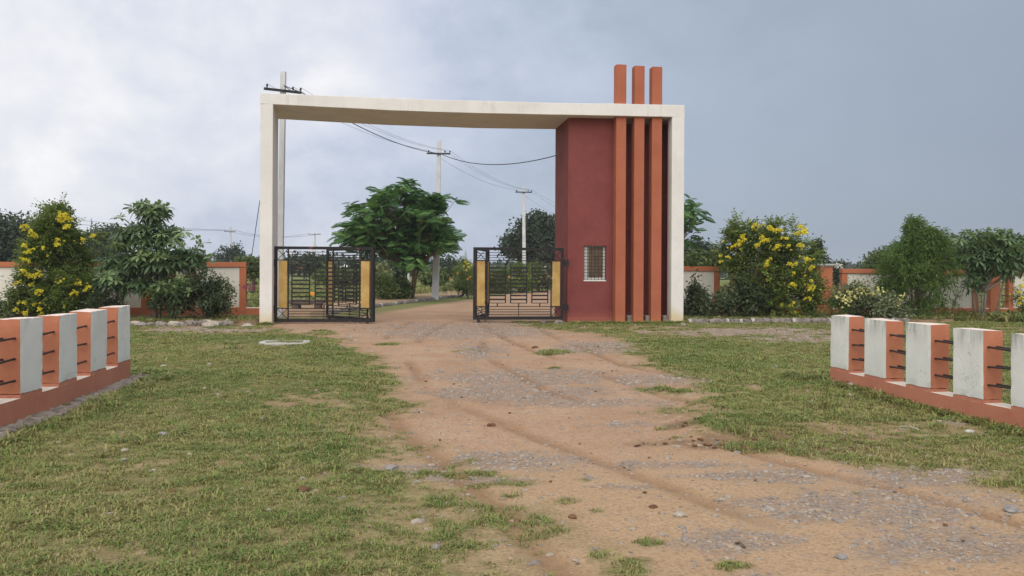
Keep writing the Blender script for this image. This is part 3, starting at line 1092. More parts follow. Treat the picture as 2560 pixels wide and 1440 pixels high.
for k in range(60):
    y = 30.0 + k * .62
    xx = float(road_left(np.array(y)))
    o = link('kerb_stone', kmesh[k % 5], kerb_i)
    dx = float(road_left(np.array(y + .6))) - xx
    o.location = (xx, y, -.02 + random.uniform(-.02, .015))
    o.rotation_euler = (0, random.uniform(-.02, .02), math.atan2(.6, dx) + random.uniform(-.05, .05))

# ------------------------------------------------------------------ balustrades flanking the drive
LCUR = [(7.0, -4.96), (8.0, -4.98), (8.81, -5.03), (9.5, -5.07), (10.2, -5.16), (11.0, -5.27), (11.7, -5.36), (12.25, -5.43), (12.6, -5.48)]
RCUR = [(6.4, 5.34), (7.2, 5.19), (8.05, 5.02), (8.51, 4.94), (8.85, 4.86), (9.29, 4.77), (9.66, 4.71), (10.1, 4.63), (10.54, 4.59), (11.04, 4.53), (11.42, 4.475), (11.9, 4.41), (12.3, 4.37)]


def wear(o, off):
    from mathutils import noise as mn
    bm = bmesh.new()
    bm.from_mesh(o.data)
    bmesh.ops.subdivide_edges(bm, edges=[e for e in bm.edges if e.calc_length() > .12], cuts=9, use_grid_fill=True)
    bm.normal_update()
    for v in bm.verts:
        ns = [f.normal for f in v.link_faces]
        flat = all(ns[0].dot(n) > .9 for n in ns)
        n = sum(ns, Vector()).normalized()
        q = v.co + Vector((off, off * .7, 0))
        if flat:
            v.co += n * (.0035 * mn.noise(q * 5))
        else:
            k = max(0.0, mn.noise(q * 9) - .05) * .018 + max(0, mn.noise(q * 23)) * .006
            v.co -= n * (.003 + k)
    bm.to_mesh(o.data)
    bm.free()


def balustrade(label, cur, pillars, side, thick, zg, zsill, zpaint, ztop, barz):
    b = thing('balustrade', label, 'balustrade', (float(np.interp(pillars[0][0], [c[0] for c in cur], [c[1] for c in cur])), pillars[0][0], 0), 0.0, 'balustrades of white and orange pillars')
    inv = b.location.copy()
    ds, xs_ = [c[0] for c in cur], [c[1] for c in cur]

    def fx(d):
        return float(np.interp(d, ds, xs_))

    def nrm(d):
        t = Vector((fx(d + .3) - fx(d - .3), .6, 0)).normalized()
        n = Vector((t.y, -t.x, 0))
        return n if n.x * side > 0 else -n

    def pt(d, o):
        q = Vector((fx(d), d, 0)) + nrm(d) * o - inv
        return (q.x, q.y)
    d0, d1 = pillars[0][0], pillars[-1][1]
    n = 24
    dd = [d0 + (d1 - d0) * k / n for k in range(n + 1)]
    front = [pt(d, 0) for d in dd]
    back = [pt(d, thick) for d in dd]
    vs, fs = [], []
    for k in range(n + 1):
        vs += [(*front[k], zg - .25), (*front[k], zsill), (*back[k], zsill), (*back[k], zg - .25)]
    for k in range(n):
        for j in range(4):
            a, c = k * 4 + j, k * 4 + (j + 1) % 4
            fs.append((a, a + 4, c + 4, c) if side > 0 else (a, c, c + 4, a + 4))
    e0, e1 = (0, 1, 2, 3), tuple(n * 4 + j for j in (3, 2, 1, 0))
    fs += [e0, e1]
    mi = [1 if (f < n * 4 and f % 4 == 1) else 0 for f in range(len(fs))]
    base = MB().add(vs, fs, mi).build('plinth', [M['terracotta_base'], M['sill_white']], b)
    me = base.data
    bm = bmesh.new()
    bm.from_mesh(me)
    bmesh.ops.recalc_face_normals(bm, faces=bm.faces)
    bm.to_mesh(me)
    bm.free()
    for (a, c) in pillars:
        jit = random.uniform(-.008, .008)
        o1 = 0.0025
        f0, f1 = pt(a, -o1), pt(c, -o1)
        k0, k1 = pt(a, thick + o1), pt(c, thick + o1)
        m = MB()
        # painted terracotta foot, then the body: white road face, orange ends
        ring = [f0, f1, k1, k0]
        if side > 0:
            ring = [f0, k0, k1, f1]
        for (z0, z1, mats) in ((zsill - .02, zpaint, None), (zpaint, ztop + jit, 1)):
            p = [(q[0], q[1], z0) for q in ring] + [(q[0] + (random.uniform(-.007, .007) if mats else 0), q[1] + (random.uniform(-.009, .009) if mats else 0), z1 + (random.uniform(-.007, .007) if mats else 0)) for q in ring]
            if mats is None:
                m.hexa(p, 3)
            else:
                # faces: bottom, top, side01, side12, side23, side30
                if side > 0:
                    mt = [0, 2, 1, 0, 1, 0]     # f0-k0 near end orange, k0-k1 back white, k1-f1 far end orange, f1-f0 road face white
                else:
                    mt = [0, 2, 0, 1, 0, 1]
                m.hexa(p, mt)
        o = m.build('pillar', [M['fence_white' if side > 0 else 'fence_white_clean'], M['orange_side'], M['fence_top'], M['terracotta_base']], b)
        bm = bmesh.new()
        bm.from_mesh(o.data)
        bmesh.ops.recalc_face_normals(bm, faces=bm.faces)
        bm.to_mesh(o.data)
        bm.free()
        wear(o, random.random() * 50)
    for i in range(len(pillars) - 1):
        a, c = pillars[i][1] - .02, pillars[i + 1][0] + .02
        for z in barz:
            for off in (.055, thick - .07):
                p, q = pt(a, off), pt(c, off)
                dz = random.uniform(-.012, .012)
                MB().tube([(p[0], p[1], z + dz), (q[0], q[1], z - dz * .5)], .012, 6).build('bar', M['rust_bar'], b)
    return b


balustrade('low balustrade of white and orange pillars on the left lawn edge', LCUR,
           [(7.05, 7.5), (7.95, 8.4), (8.81, 9.27), (9.68, 10.22), (10.68, 11.27), (11.72, 12.25)], -1, .25, 0.0, .25, .29, 1.055, (.43, .65, .865))
balustrade('low balustrade of white and orange pillars on the right lawn edge', RCUR,
           [(6.6, 6.98), (7.3, 7.68), (8.05, 8.51), (8.85, 9.29), (9.66, 10.1), (10.54, 11.04), (11.42, 11.9)], 1, .23, .06, .245, .28, 1.0, (.435, .625, .82))


def footing(label, cur, d0, d1, side, w, h):
    n, rows = 150, 5
    ds, xs_ = [c[0] for c in cur], [c[1] for c in cur]
    vs, fs = [], []
    r2 = random.Random(5)
    for k in range(n + 1):
        d = d0 + (d1 - d0) * k / n
        x = float(np.interp(d, ds, xs_)) - side * .004
        prof = [(0.02, h * .95), (.35 * w, h), (.8 * w, h * .85), (w, h * .35), (w * 1.06, -.1)]
        taper = 1.0 if k < n - 4 else .8
        for (o, z) in prof:
            vs.append((x + (-side) * (o * taper + r2.uniform(-.03, .03)) * (1 if o > .03 else 0.2), d + r2.uniform(-.02, .02), z + r2.uniform(-.03, .025)))
    for k in range(n):
        for j in range(rows - 1):
            f = (k * rows + j, k * rows + j + 1, (k + 1) * rows + j + 1, (k + 1) * rows + j)
            fs.append(f if side < 0 else f[::-1])
    fs.append(tuple(n * rows + j for j in range(rows)))
    o = MB().add(vs, fs).build('footing_strip', M['rubble'])
    tag(o, label, 'footing')


footing('rough grey concrete footing along the left balustrade', LCUR, 7.0, 12.75, -1, .22, .035)

# ------------------------------------------------------------------ manhole ring, bench, markers, loose stones


def build_ring():
    c = G(712, 858)
    o = thing('manhole_ring', 'round white concrete manhole ring sunk in the left lawn', 'manhole', (c.x, c.y, .0))
    n, ro, ri = 40, .53, .40
    vs, fs = [], []
    for k in range(n):
        q = 2 * PI * k / n
        for r, z in ((ro + .01, -.1), (ro, .03), (ri, .034), (ri - .01, -.1)):
            vs.append((r * math.cos(q), r * math.sin(q), z + .008 * math.sin(q * 3)))
    for k in range(n):
        k2 = (k + 1) % n
        for j in range(3):
            fs.append((k * 4 + j, k2 * 4 + j, k2 * 4 + j + 1, k * 4 + j + 1))
    MB().add(vs, fs).build('rim', M['concrete'], o)
    d = MB()
    ring = [((ri - .012) * math.cos(2 * PI * k / n), (ri - .012) * math.sin(2 * PI * k / n)) for k in range(n)]
    d.prism(ring, -.1, .018)
    d.build('cover', M['stone_pale'], o)


build_ring()


def build_bench():
    o = thing('stone_bench', 'low dark stone bench seen through the left gate', 'bench', (P(768, 770, 31).x, 31, 0))
    MB().box((-.62, -.2, .32), (.62, .2, .46)).build('seat', M['bench_stone'], o, bevel=.02)
    for x in (-.4, .4):
        MB().box((x - .12, -.17, -.1), (x + .12, .17, .318)).build('leg', M['bench_stone'], o, bevel=.02)


build_bench()
for (px, py, lab, hh) in ((1005, 742, 'orange-painted marker stone beside the tree trunk', .34), (781, 749, 'orange marker stone seen through the left gate bars', .36)):
    c = G(px, py, .13)
    m = MB()
    m.hexa([(-.17, -.12, -.05), (.17, -.12, -.05), (.17, .12, -.05), (-.17, .12, -.05), (-.12, -.09, hh), (.11, -.09, hh * .92), (.11, .09, hh * .95), (-.12, .09, hh)])
    o = m.build('marker_stone', M['marker_orange'], bevel=.02)
    o.location = c
    o.rotation_euler = (0, 0, .3)
    tag(o, lab, 'marker stone', 'orange marker stones')

STONES = [(408, 1083, 13, 'stone_grey', 'flat grey stone in the grass nearest the left balustrade'),
          (312, 1125, 11, 'stone_pale', 'pale upper stone of a pair in the left grass'),
          (311, 1150, 10, 'stone_grey', 'grey lower stone of a pair in the left grass'),
          (474, 1136, 8, 'stone_pale', 'small cream pebble on a green patch of left lawn'),
          (381, 1174, 9, 'stone_pale', 'thin pale chip lying in the left lawn'),
          (431, 1226, 11, 'clod', 'tan pointed stone in the middle of left lawn'),
          (272, 1285, 9, 'stone_pale', 'pale stone low in the left lawn'),
          (673, 1274, 8, 'stone_pale', 'white chip beside bare soil in left lawn'),
          (757, 1224, 17, 'clod', 'rounded brown clod at right side of left lawn'),
          (1090, 1371, 14, 'stone_grey', 'largest grey-white stone in the near foreground grass'),
          (524, 911, 7, 'stone_pale', 'pale stone in the grass before the left gate'),
          (512, 972, 8, 'stone_pale', 'pale stone beside short weeds in the middle left lawn'),
          (410, 916, 9, 'stone_pale', 'pale stone just beyond the left balustrade end'),
          (655, 1046, 9, 'stone_grey', 'dark grey stone in yellowing left turf'),
          (1228, 1058, 11, 'clod', 'dark clod in the middle of the dirt drive'),
          (1431, 1292, 12, 'clod', 'reddish clod on the near dirt drive'),
          (1632, 1271, 9, 'clod', 'brown dead leaf-like clod near drive centre'),
          (2130, 976, 17, 'kerb_paint', 'white broken block against the right balustrade foot'),
          (2160, 972, 11, 'stone_pale', 'pinkish fragment beside the white broken block'),
          (2425, 1090, 11, 'kerb_paint', 'white stone on bare soil below the right balustrade'),
          (2125, 1004, 8, 'stone_pale', 'small pale stone in grass near right balustrade'),
          (1337, 867, 8, 'clod', 'dark pebble on the drive before the gates'),
          (520, 812, 17, 'stone_pale', 'pale boulder at the end of the left rubble kerb'),
          (620, 813, 13, 'stone_pale', 'flat pale rock beside the white gatepost foot'),
          (1362, 804, 15, 'bench_stone', 'dark block under the gate near the booth'),
          (1395, 806, 14, 'rubble', 'broken slab at the booth corner'),
          (1708, 812, 12, 'rubble', 'rubble lump at the foot of the right white post'),
          (1700, 1290, 15, 'stone_pale', 'flat pale stone half sunk in the drive'),
          (2104, 1396, 14, 'stone_grey', 'grey stone in the near right soil'),
          (2530, 1275, 19, 'stone_grey', 'broad grey stone at far right of the gravel'),
          (980, 1165, 16, 'stone_grey', 'flat grey stone where turf meets the drive')]
for k, (px, py, r, mt, lab) in enumerate(STONES):
    c = G(px, py + r * .3)
    rad = r * c.y / F
    o = link('stone' if mt != 'clod' else 'clod', rock_mesh('stone', rad, 700 + k, M[mt], .55, 2))
    zc = float(height(np.array([c.x]), np.array([c.y]))[0])
    o.location = (c.x, c.y, zc + rad * .18)
    o.rotation_euler = (0, 0, k * 1.7)
    tag(o, lab, 'stone' if mt != 'clod' else 'clod', 'loose stones on the ground')
# long dry stalk and clods of the dug edge on the right
for (a, b, lab) in (((2250, 1086), (2298, 1094), 'straw-coloured dry stalk on bare soil at right'), ((1840, 1366), (1862, 1378), 'dark twig across the pale gravel')):
    p, q = G(*a), G(*b)
    o = MB().tube([(p.x, p.y, .075 if a[0] > 2000 else .02), ((p.x + q.x) / 2, (p.y + q.y) / 2, .095 if a[0] > 2000 else .035), (q.x, q.y, .075 if a[0] > 2000 else .02)], .008, 5).build('twig', M['stone_pale'] if a[0] > 2000 else M['bark'])
    tag(o, lab, 'twig')


# ------------------------------------------------------------------ scattered ground cover (stuff)
def scatter(name, pts, scl, protos, label, seed):
    colx = bpy.data.collections.new(name + '_source')
    for o in protos:
        colx.objects.link(o)
    me = bpy.data.meshes.new(name)
    me.vertices.add(len(pts))
    me.vertices.foreach_set('co', np.ascontiguousarray(pts, dtype=np.float32).ravel())
    a = me.attributes.new('size', 'FLOAT', 'POINT')
    a.data.foreach_set('value', np.ascontiguousarray(scl, dtype=np.float32))
    o = link(name, me)
    ng = bpy.data.node_groups.new(name, 'GeometryNodeTree')
    ng.interface.new_socket('Geometry', in_out='INPUT', socket_type='NodeSocketGeometry')
    ng.interface.new_socket('Geometry', in_out='OUTPUT', socket_type='NodeSocketGeometry')
    gi, go = ng.nodes.new('NodeGroupInput'), ng.nodes.new('NodeGroupOutput')
    iop = ng.nodes.new('GeometryNodeInstanceOnPoints')
    ci = ng.nodes.new('GeometryNodeCollectionInfo')
    ci.inputs['Collection'].default_value = colx
    ci.inputs['Separate Children'].default_value = True
    ci.inputs['Reset Children'].default_value = True
    rv = ng.nodes.new('FunctionNodeRandomValue')
    rv.data_type = 'FLOAT_VECTOR'
    rv.inputs[0].default_value = (-.18, -.18, 0)
    rv.inputs[1].default_value = (.18, .18, 6.283)
    rv.inputs['Seed'].default_value = seed
    na = ng.nodes.new('GeometryNodeInputNamedAttribute')
    na.data_type = 'FLOAT'
    na.inputs['Name'].default_value = 'size'
    L = ng.links.new
    L(gi.outputs[0], iop.inputs['Points'])
    L(ci.outputs[0], iop.inputs['Instance'])
    iop.inputs['Pick Instance'].default_value = True
    L(rv.outputs[0], iop.inputs['Rotation'])
    L(na.outputs['Attribute'], iop.inputs['Scale'])
    L(iop.outputs[0], go.inputs[0])
    mod = o.modifiers.new('scatter', 'NODES')
    mod.node_group = ng
    return tag(o, label, None, None, 'stuff')


def grass_mat():
    m, t, b = new_mat('grass_blade')
    pos = N(t, 'ShaderNodeNewGeometry').outputs['Position']
    oi = N(t, 'ShaderNodeObjectInfo')
    a = N(t, 'ShaderNodeAttribute', attribute_name='tint')
    n1 = noise(t, pos, 0.42, 5, 0.6)
    n2 = noise(t, pos, 2.2, 4, 0.6)
    f = mathn(t, 'ADD', mathn(t, 'MULTIPLY', n1, .62), mathn(t, 'ADD', mathn(t, 'MULTIPLY', n2, .38), mathn(t, 'MULTIPLY', mathn(t, 'SUBTRACT', oi.outputs['Random'], .5), .22)))
    col = ramp(t, f, [(.33, (.125, .22, .05)), (.46, (.205, .28, .076)), (.57, (.30, .32, .108)), (.70, (.41, .36, .165))])
    col = mixc(t, mathn(t, 'MULTIPLY', mathn(t, 'GREATER_THAN', a.outputs['Fac'], .70), .65), col, (.38, .31, .15))
    col = mixc(t, mathn(t, 'MULTIPLY', mathn(t, 'LESS_THAN', a.outputs['Fac'], .18), .6), col, (.17, .11, .05))
    LK(t, col, b.inputs['Base Color'])
    b.inputs['Roughness'].default_value = .65
    b.inputs['Specular IOR Level'].default_value = .2
    tr = N(t, 'ShaderNodeBsdfTranslucent')
    LK(t, col, tr.inputs['Color'])
    mx = N(t, 'ShaderNodeMixShader')
    mx.inputs[0].default_value = .25
    LK(t, b.outputs[0], mx.inputs[1])
    LK(t, tr.outputs[0], mx.inputs[2])
    LK(t, mx.outputs[0], t.nodes['Material Output'].inputs[0])
    M['grass_blade'] = m


grass_mat()


def tuft(seed, n=24, spread=.085, hgt=.031, wid=.0046):
    r = np.random.default_rng(seed)
    vs, fs, tn = [], [], []
    for k in range(n):
        q, rr = r.uniform(0, 2 * PI), spread * math.sqrt(r.random())
        bx, by = rr * math.cos(q), rr * math.sin(q)
        a = r.uniform(0, 2 * PI)
        lean = r.uniform(.6, 2.5)
        h = hgt * r.uniform(.45, 1.15)
        dx, dy = math.cos(a), math.sin(a)
        w = wid * r.uniform(.7, 1.3)
        b = len(vs)
        mx_, my_, mz = bx + dx * h * lean * .4, by + dy * h * lean * .4, h * .72
        tx, ty, tz = bx + dx * h * lean * 1.15, by + dy * h * lean * 1.15, h * r.uniform(.55, 1.0)
        vs += [(bx - dy * w, by + dx * w, -.01), (bx + dy * w, by - dx * w, -.01), (mx_ + dy * w * .9, my_ - dx * w * .9, mz), (mx_ - dy * w * .9, my_ + dx * w * .9, mz), (tx, ty, tz)]
        fs += [(b, b + 1, b + 2), (b, b + 2, b + 3), (b + 3, b + 2, b + 4)]
        tn += [r.random()] * 5
    me = mesh_np('tuft', np.array(vs), np.array(fs), M['grass_blade'], tn)
    return bpy.data.objects.new('tuft', me)


def sample_ground(n_of, y0, y1, xpad=2.2, seed=1):
    """random points over the ground in the view (and a step to each side), n_of(y) per square metre"""
    r = np.random.default_rng(seed)
    out = []
    ys = np.arange(y0, y1, .5)
    for y in ys:
        hw = .62 * (y + .5) + xpad
        k = r.poisson(n_of(y) * .5 * 2 * hw)
        out.append(np.stack([r.uniform(-hw, hw, k), r.uniform(y, y + .5, k)], 1))
    return np.concatenate(out)


def in_strip(p):
    """points clear of walls, posts, balustrades"""
    x, y = p[:, 0], p[:, 1]
    s = (x - A0.x) * AC + (y - A0.y) * AS
    t = -(x - A0.x) * AS + (y - A0.y) * AC
    bad = (s > S(1420, 700, .45)[0] - .1) & (s < s_end + .02) & (t > .05) & (t < 2.6)
    bad |= (s > -.02) & (s < SL1 + .02) & (t > 0) & (t < 1.3)
    bad |= (t > -.5) & (t < 2.9) & ((s < 0) | (s > s_end))
    lx = np.interp(y, [c[0] for c in LCUR], [c[1] for c in LCUR])
    rx = np.interp(y, [c[0] for c in RCUR], [c[1] for c in RCUR])
    bad |= (y < 12.8) & (x < lx + .22) & (x > lx - .3)
    bad |= (y < 12.2) & (x > rx - .02) & (x < rx + .28)
    return ~bad


p = sample_ground(lambda y: float(np.interp(y, [2, 5, 8, 12, 18, 27], [520, 520, 430, 330, 240, 200])), 2.5, 27.0, 2.0, 21)
p = p[in_strip(p)]
g, gr, dm, vg = masks(p[:, 0], p[:, 1])
dens = np.clip(g * 1.05 - .05, 0, 1) ** 1.4 * (0.50 + .9 * np.clip(fbm(p[:, 0] * 1.8, p[:, 1] * 1.8, 8, 3) - .2, 0, .6))
keep = rng.random(len(p)) < dens
p, g = p[keep], g[keep]
z = height(p[:, 0], p[:, 1])
sz = (0.55 + .75 * fbm(p[:, 0] * 1.1, p[:, 1] * 1.1, 63, 3)) * rng.uniform(.6, 1.25, len(p)) * np.interp(p[:, 1], [4, 12, 25], [.82, 1.0, 1.25]) * (.6 + .4 * g)
scatter('grass', np.stack([p[:, 0], p[:, 1], z], 1), sz, [tuft(k) for k in range(8)], 'short worn grass growing in patches across the ground', 3)

# longer grass and weeds in the field beyond the gate and round the feet of things
p = sample_ground(lambda y: 7.0 if y < 60 else 3.0, 27.5, 95, 1, 33)
g, gr, dm, vg = masks(p[:, 0], p[:, 1])
rd_ = p[:, 0] - road_left(p[:, 1])
p, g = p[(rd_ < -2.4) | (rd_ > 8.5)], g[(rd_ < -2.4) | (rd_ > 8.5)]
p = p[(rng.random(len(p)) < g * (fbm(p[:, 0] * .3, p[:, 1] * .3, 72, 3) * 1.2))]
scatter('field_grass', np.stack([p[:, 0], p[:, 1], height(p[:, 0], p[:, 1])], 1), rng.uniform(2.2, 5.5, len(p)) , [tuft(40 + k, 30, .08, .06, .006) for k in range(4)], 'longer pale grass in the field beyond the gate', 5)
# unmown tufts hugging the balustrade feet, the posts and the beds
q = []
for cur, off, n in ((RCUR, -.10, 240), (LCUR, .40, 90)):
    d = rng.uniform(6.8, 12.6, n)
    x = np.interp(d, [c[0] for c in cur], [c[1] for c in cur]) + off + (rng.normal(0, .09, n)) * (1 if off > 0 else -1)
    q.append(np.stack([x, d, height(x, d)], 1))
d = rng.uniform(12.0, 12.9, 160)
q.append(np.stack([rng.uniform(4.05, 4.8, 160), d, np.full(160, .05)], 1))
q.append(np.stack([rng.uniform(-6.0, -5.25, 140), rng.uniform(12.3, 13.1, 140), np.full(140, .0)], 1))
for s0, s1, t0, t1, n in ((-9, -.2, -.25, 2.4, 900), (s_end + .1, s_end + 9, -.2, 2.4, 900), (S(1425, 800, .3)[0], s_end, -.6, .0, 300), (0, SL1, -.35, -.05, 60)):
    s, tt = rng.uniform(s0, s1, n), rng.uniform(t0, t1, n)
    q.append(np.stack([A0.x + s * AC - tt * AS, A0.y + s * AS + tt * AC, np.full(n, .1 if n == 900 else 0.0)], 1))
pw = sample_ground(lambda y: 2.2, 4, 24, 1, 88)
pw = pw[in_strip(pw)]
gw_ = masks(pw[:, 0], pw[:, 1])[0]
pw = pw[rng.random(len(pw)) < gw_ * (fbm(pw[:, 0] * .7, pw[:, 1] * .7, 41, 3) > .5)]
q.append(np.stack([pw[:, 0], pw[:, 1], height(pw[:, 0], pw[:, 1])], 1))
q = np.concatenate(q)
scatter('weeds', q, rng.uniform(.8, 1.7, len(q)), [tuft(60 + k, 22, .06, .050, .005) for k in range(4)], 'unmown grass hugging walls, kerbs and pillar feet', 7)


# gravel
def stone_src(seed, mat):
    return bpy.data.objects.new('pebble', rock_mesh('pebble', .0145, seed, mat, .42, 1, .45))


p = sample_ground(lambda y: float(np.interp(y, [2, 5, 10, 16, 27], [1500, 1500, 800, 380, 170])), 2.5, 26.5, 1.0, 51)
p = p[in_strip(p)]
g, gr, dm, vg = masks(p[:, 0], p[:, 1])
dens = np.clip(gr * .55 + .05 * (1 - g) + .012 + .10 * dm, 0, 1) * (.35 + 1.2 * np.clip(fbm(p[:, 0] * 3, p[:, 1] * 3, 18, 3) - .15, 0, .7))
p = p[rng.random(len(p)) < dens]
sz = rng.lognormal(-.15, .5, len(p)) * np.interp(p[:, 1], [4, 10, 25], [.8, 1.0, 1.7])
plain('pebble_a', (.34, .29, .245), .95, 0, .3, 30, .4)
plain('pebble_b', (.26, .225, .20), .95, 0, .3, 30, .4)
plain('pebble_c', (.37, .28, .21), .95, 0, .3, 30, .4)
scatter('gravel', np.stack([p[:, 0], p[:, 1], height(p[:, 0], p[:, 1]) + .001], 1), np.clip(sz, .3, 3.2),
        [stone_src(900, M['pebble_a']), stone_src(901, M['pebble_b']), stone_src(902, M['pebble_a']), stone_src(903, M['pebble_c']), stone_src(904, M['pebble_b'])], 'crushed grey stone lying in patches on the drive', 9)
p = sample_ground(lambda y: float(np.interp(y, [3, 8, 20], [90, 110, 30])), 3, 24, 0, 71)
p = p[in_strip(p)]
g, gr, dm, vg = masks(p[:, 0], p[:, 1])
k_ = rng.random(len(p)) < np.clip(dm * .40 * (p[:, 1] < 13) + .012 * (1 - g), 0, 1)
p, dm = p[k_], dm[k_]
scatter('dug_clods', np.stack([p[:, 0], p[:, 1], height(p[:, 0], p[:, 1]) + .01], 1), np.where(dm > .3, rng.uniform(.5, 2.2, len(p)), rng.uniform(.35, 1.1, len(p)) * np.interp(p[:, 1], [4, 20], [1, 1.8])), [stone_src(950 + k, M['clod']) for k in range(3)], 'dark clods turned up along a tyre-cut edge', 13)


# ------------------------------------------------------------------ plants
def unit(a):
    return a / np.maximum(np.linalg.norm(a, axis=1, keepdims=True), 1e-9)


def leaves(Pn, D, Nn, L, W, droop=.12, fold=.15):
    """diamond leaves: base, left, tip, right -> verts, tris"""
    n = len(Pn)
    D, Nn = unit(D), np.asarray(Nn)
    Sd = unit(np.cross(D, Nn))
    Up = unit(np.cross(Sd, D))
    L, W = np.asarray(L).reshape(-1, 1), np.asarray(W).reshape(-1, 1)
    mid = Pn + D * L * .45
    v = np.stack([Pn, mid + Sd * W * .5 + Up * W * fold, Pn + D * L - np.array([0, 0, 1.0]) * L * droop, mid - Sd * W * .5 + Up * W * fold], 1).reshape(-1, 3)
    b = np.arange(n)[:, None] * 4
    return v, np.concatenate([b + np.array([0, 1, 2]), b + np.array([0, 2, 3])], 1).reshape(-1, 3)


def strips(Pn, D, Nn, L, W, droop=.2):
    """longer leaves in two segments: 6 verts, 4 tris"""
    n = len(Pn)
    D = unit(D)
    Sd = unit(np.cross(D, Nn))
    L, W = np.asarray(L).reshape(-1, 1), np.asarray(W).reshape(-1, 1)
    zz = np.array([0, 0, 1.0])
    a, b_ = Pn + D * L * .35 - zz * L * droop * .1, Pn + D * L * .7 - zz * L * droop * .45
    v = np.stack([Pn, a - Sd * W * .42, a + Sd * W * .42, b_ - Sd * W * .5, b_ + Sd * W * .5, Pn + D * L - zz * L * droop], 1).reshape(-1, 3)
    k = np.arange(n)[:, None] * 6
    return v, np.concatenate([k + np.array(q) for q in ((0, 2, 1), (1, 2, 4), (1, 4, 3), (3, 4, 5))], 1).reshape(-1, 3)


def rdir(n, r, up=0.0):
    v = r.normal(size=(n, 3))
    v[:, 2] += up
    return unit(v)


class Leafage:
    def __init__(s):
        s.v, s.f, s.t, s.n = [], [], [], 0

    def add(s, v, f, tint):
        s.v.append(v)
        s.f.append(f + s.n)
        s.t.append(np.repeat(tint, len(v) // len(tint)))
        s.n += len(v)

    def build(s, name, mat, parent=None):
        return link(name, mesh_np(name, np.concatenate(s.v), np.concatenate(s.f), mat, np.concatenate(s.t)), parent)


def blob(px, py, rx, ry, d, rd=None):
    c = P(px, py, d)
    return (np.array(c), np.array([rx * d / F, (rd if rd else rx * .85) * d / F, ry * d / F]))


def in_blobs(blobs, n, r, shell=.45):
    """points in a set of ellipsoids, pushed towards their skins; also the outward direction there"""
    w = np.array([b[1][0] * b[1][2] for b in blobs])
    k = r.choice(len(blobs), n, p=w / w.sum())
    c = np.array([b[0] for b in blobs])[k]
    R = np.array([b[1] for b in blobs])[k]
    d = rdir(n, r)
    rad = r.random(n) ** shell
    return c + d * R * rad[:, None], unit(d / R * R.mean()), rad


def pinnate(Lf, O, D, r, n_pair, rl, ll, lw, tint, sweep=.75, droop=.15):
    """sprays of paired leaflets along a rachis; O,D (n,3)"""
    D = unit(D)
    up = np.tile(np.array([[0, 0, 1.0]]), (len(O), 1)) + r.normal(0, .35, (len(O), 3))
    Sd = unit(np.cross(D, up))
    rl = np.asarray(rl) * np.ones(len(O))
    for i in range(n_pair + 1):
        f = (i + .6) / (n_pair + 1)
        base = O + D * (rl * f)[:, None] - np.array([0, 0, 1.0]) * (rl * droop * f * f)[:, None]
        for sgn in ((1, -1) if i < n_pair else (0,)):
            dd = D * (1 - sweep * .5) + Sd * sgn * sweep + r.normal(0, .12, D.shape)
            v, fa = leaves(base, dd, up, ll * r.uniform(.7, 1.15, len(O)) * (1 - .3 * f), lw * r.uniform(.8, 1.2, len(O)))
            Lf.add(v, fa, np.clip(tint + r.normal(0, .06, len(O)), 0, 1))


def stems(name, parent, base, tips, mat, r0=.03, r1=.006, rnd=None, bend=.15, forks=1):
    m = MB()
    for tp in tips:
        b = Vector(base) + Vector((rnd.uniform(-.12, .12), rnd.uniform(-.1, .1), 0))
        t = Vector(tp)
        mid = b.lerp(t, .5) + Vector((rnd.uniform(-1, 1), rnd.uniform(-1, 1), .6)) * bend * (t - b).length * .5
        pts = []
        for k in range(6):
            f = k / 5
            pts.append(b * (1 - f) ** 2 + mid * 2 * f * (1 - f) + t * f * f)
        m.tube(pts, [r0 + (r1 - r0) * k / 5 for k in range(6)], 5)
    return m.build(name, mat, parent, smooth=True)


def flower_cluster_mesh(seed, mat, n=24, R=.12, pet=.055):
    r = np.random.default_rng(seed)
    Lf = Leafage()
    c = rdir(n, r, .5) * R * r.uniform(.35, 1.0, (n, 1))
    for k in range(4):
        v, f = leaves(c, rdir(n, r, .6) + c / R * .8, rdir(n, r), pet * r.uniform(.7, 1.2, n), pet * .8 * np.ones(n), .0, .3)
        Lf.add(v, f, np.full(n, .5))
    return mesh_np('flower_cluster', np.concatenate(Lf.v), np.concatenate(Lf.f), mat, np.concatenate(Lf.t))


FL_Y = [flower_cluster_mesh(k, M['flower_yellow']) for k in range(5)]
FL_O = [flower_cluster_mesh(20 + k, M['flower_orange']) for k in range(2)]
FL_P = [flower_cluster_mesh(30 + k, M['flower_pink'], 12, .10, .06) for k in range(3)]
FL_W = [flower_cluster_mesh(40 + k, M['flower_white'], 12, .10, .07) for k in range(3)]


def put_flowers(parent, base, spots, meshes, r, jitter_d=.5):
    spots = [q for q in spots] + [(q[0] + r.normal(0, 9), q[1] + r.normal(0, 7), q[2] * r.uniform(.3, .6), q[3] + r.uniform(-.1, .35)) for q in spots for _q in range(2) if q[2] > 11 and r.random() < .8]
    for (px, py, size, d) in spots:
        o = link('flower_cluster', meshes[int(r.integers(len(meshes)))], parent)
        o.location = P(px, py, d) - Vector(base)
        s = size * .82 * d / F / .26
        o.scale = (s * r.uniform(.9, 1.2), s, s * r.uniform(.75, 1.0))
        o.rotation_euler = (r.uniform(-.5, .5), r.uniform(-.5, .5), r.uniform(0, 6.28))


def loc_blobs(blobs, base):
    return [(b[0] - np.array(base), b[1]) for b in blobs]


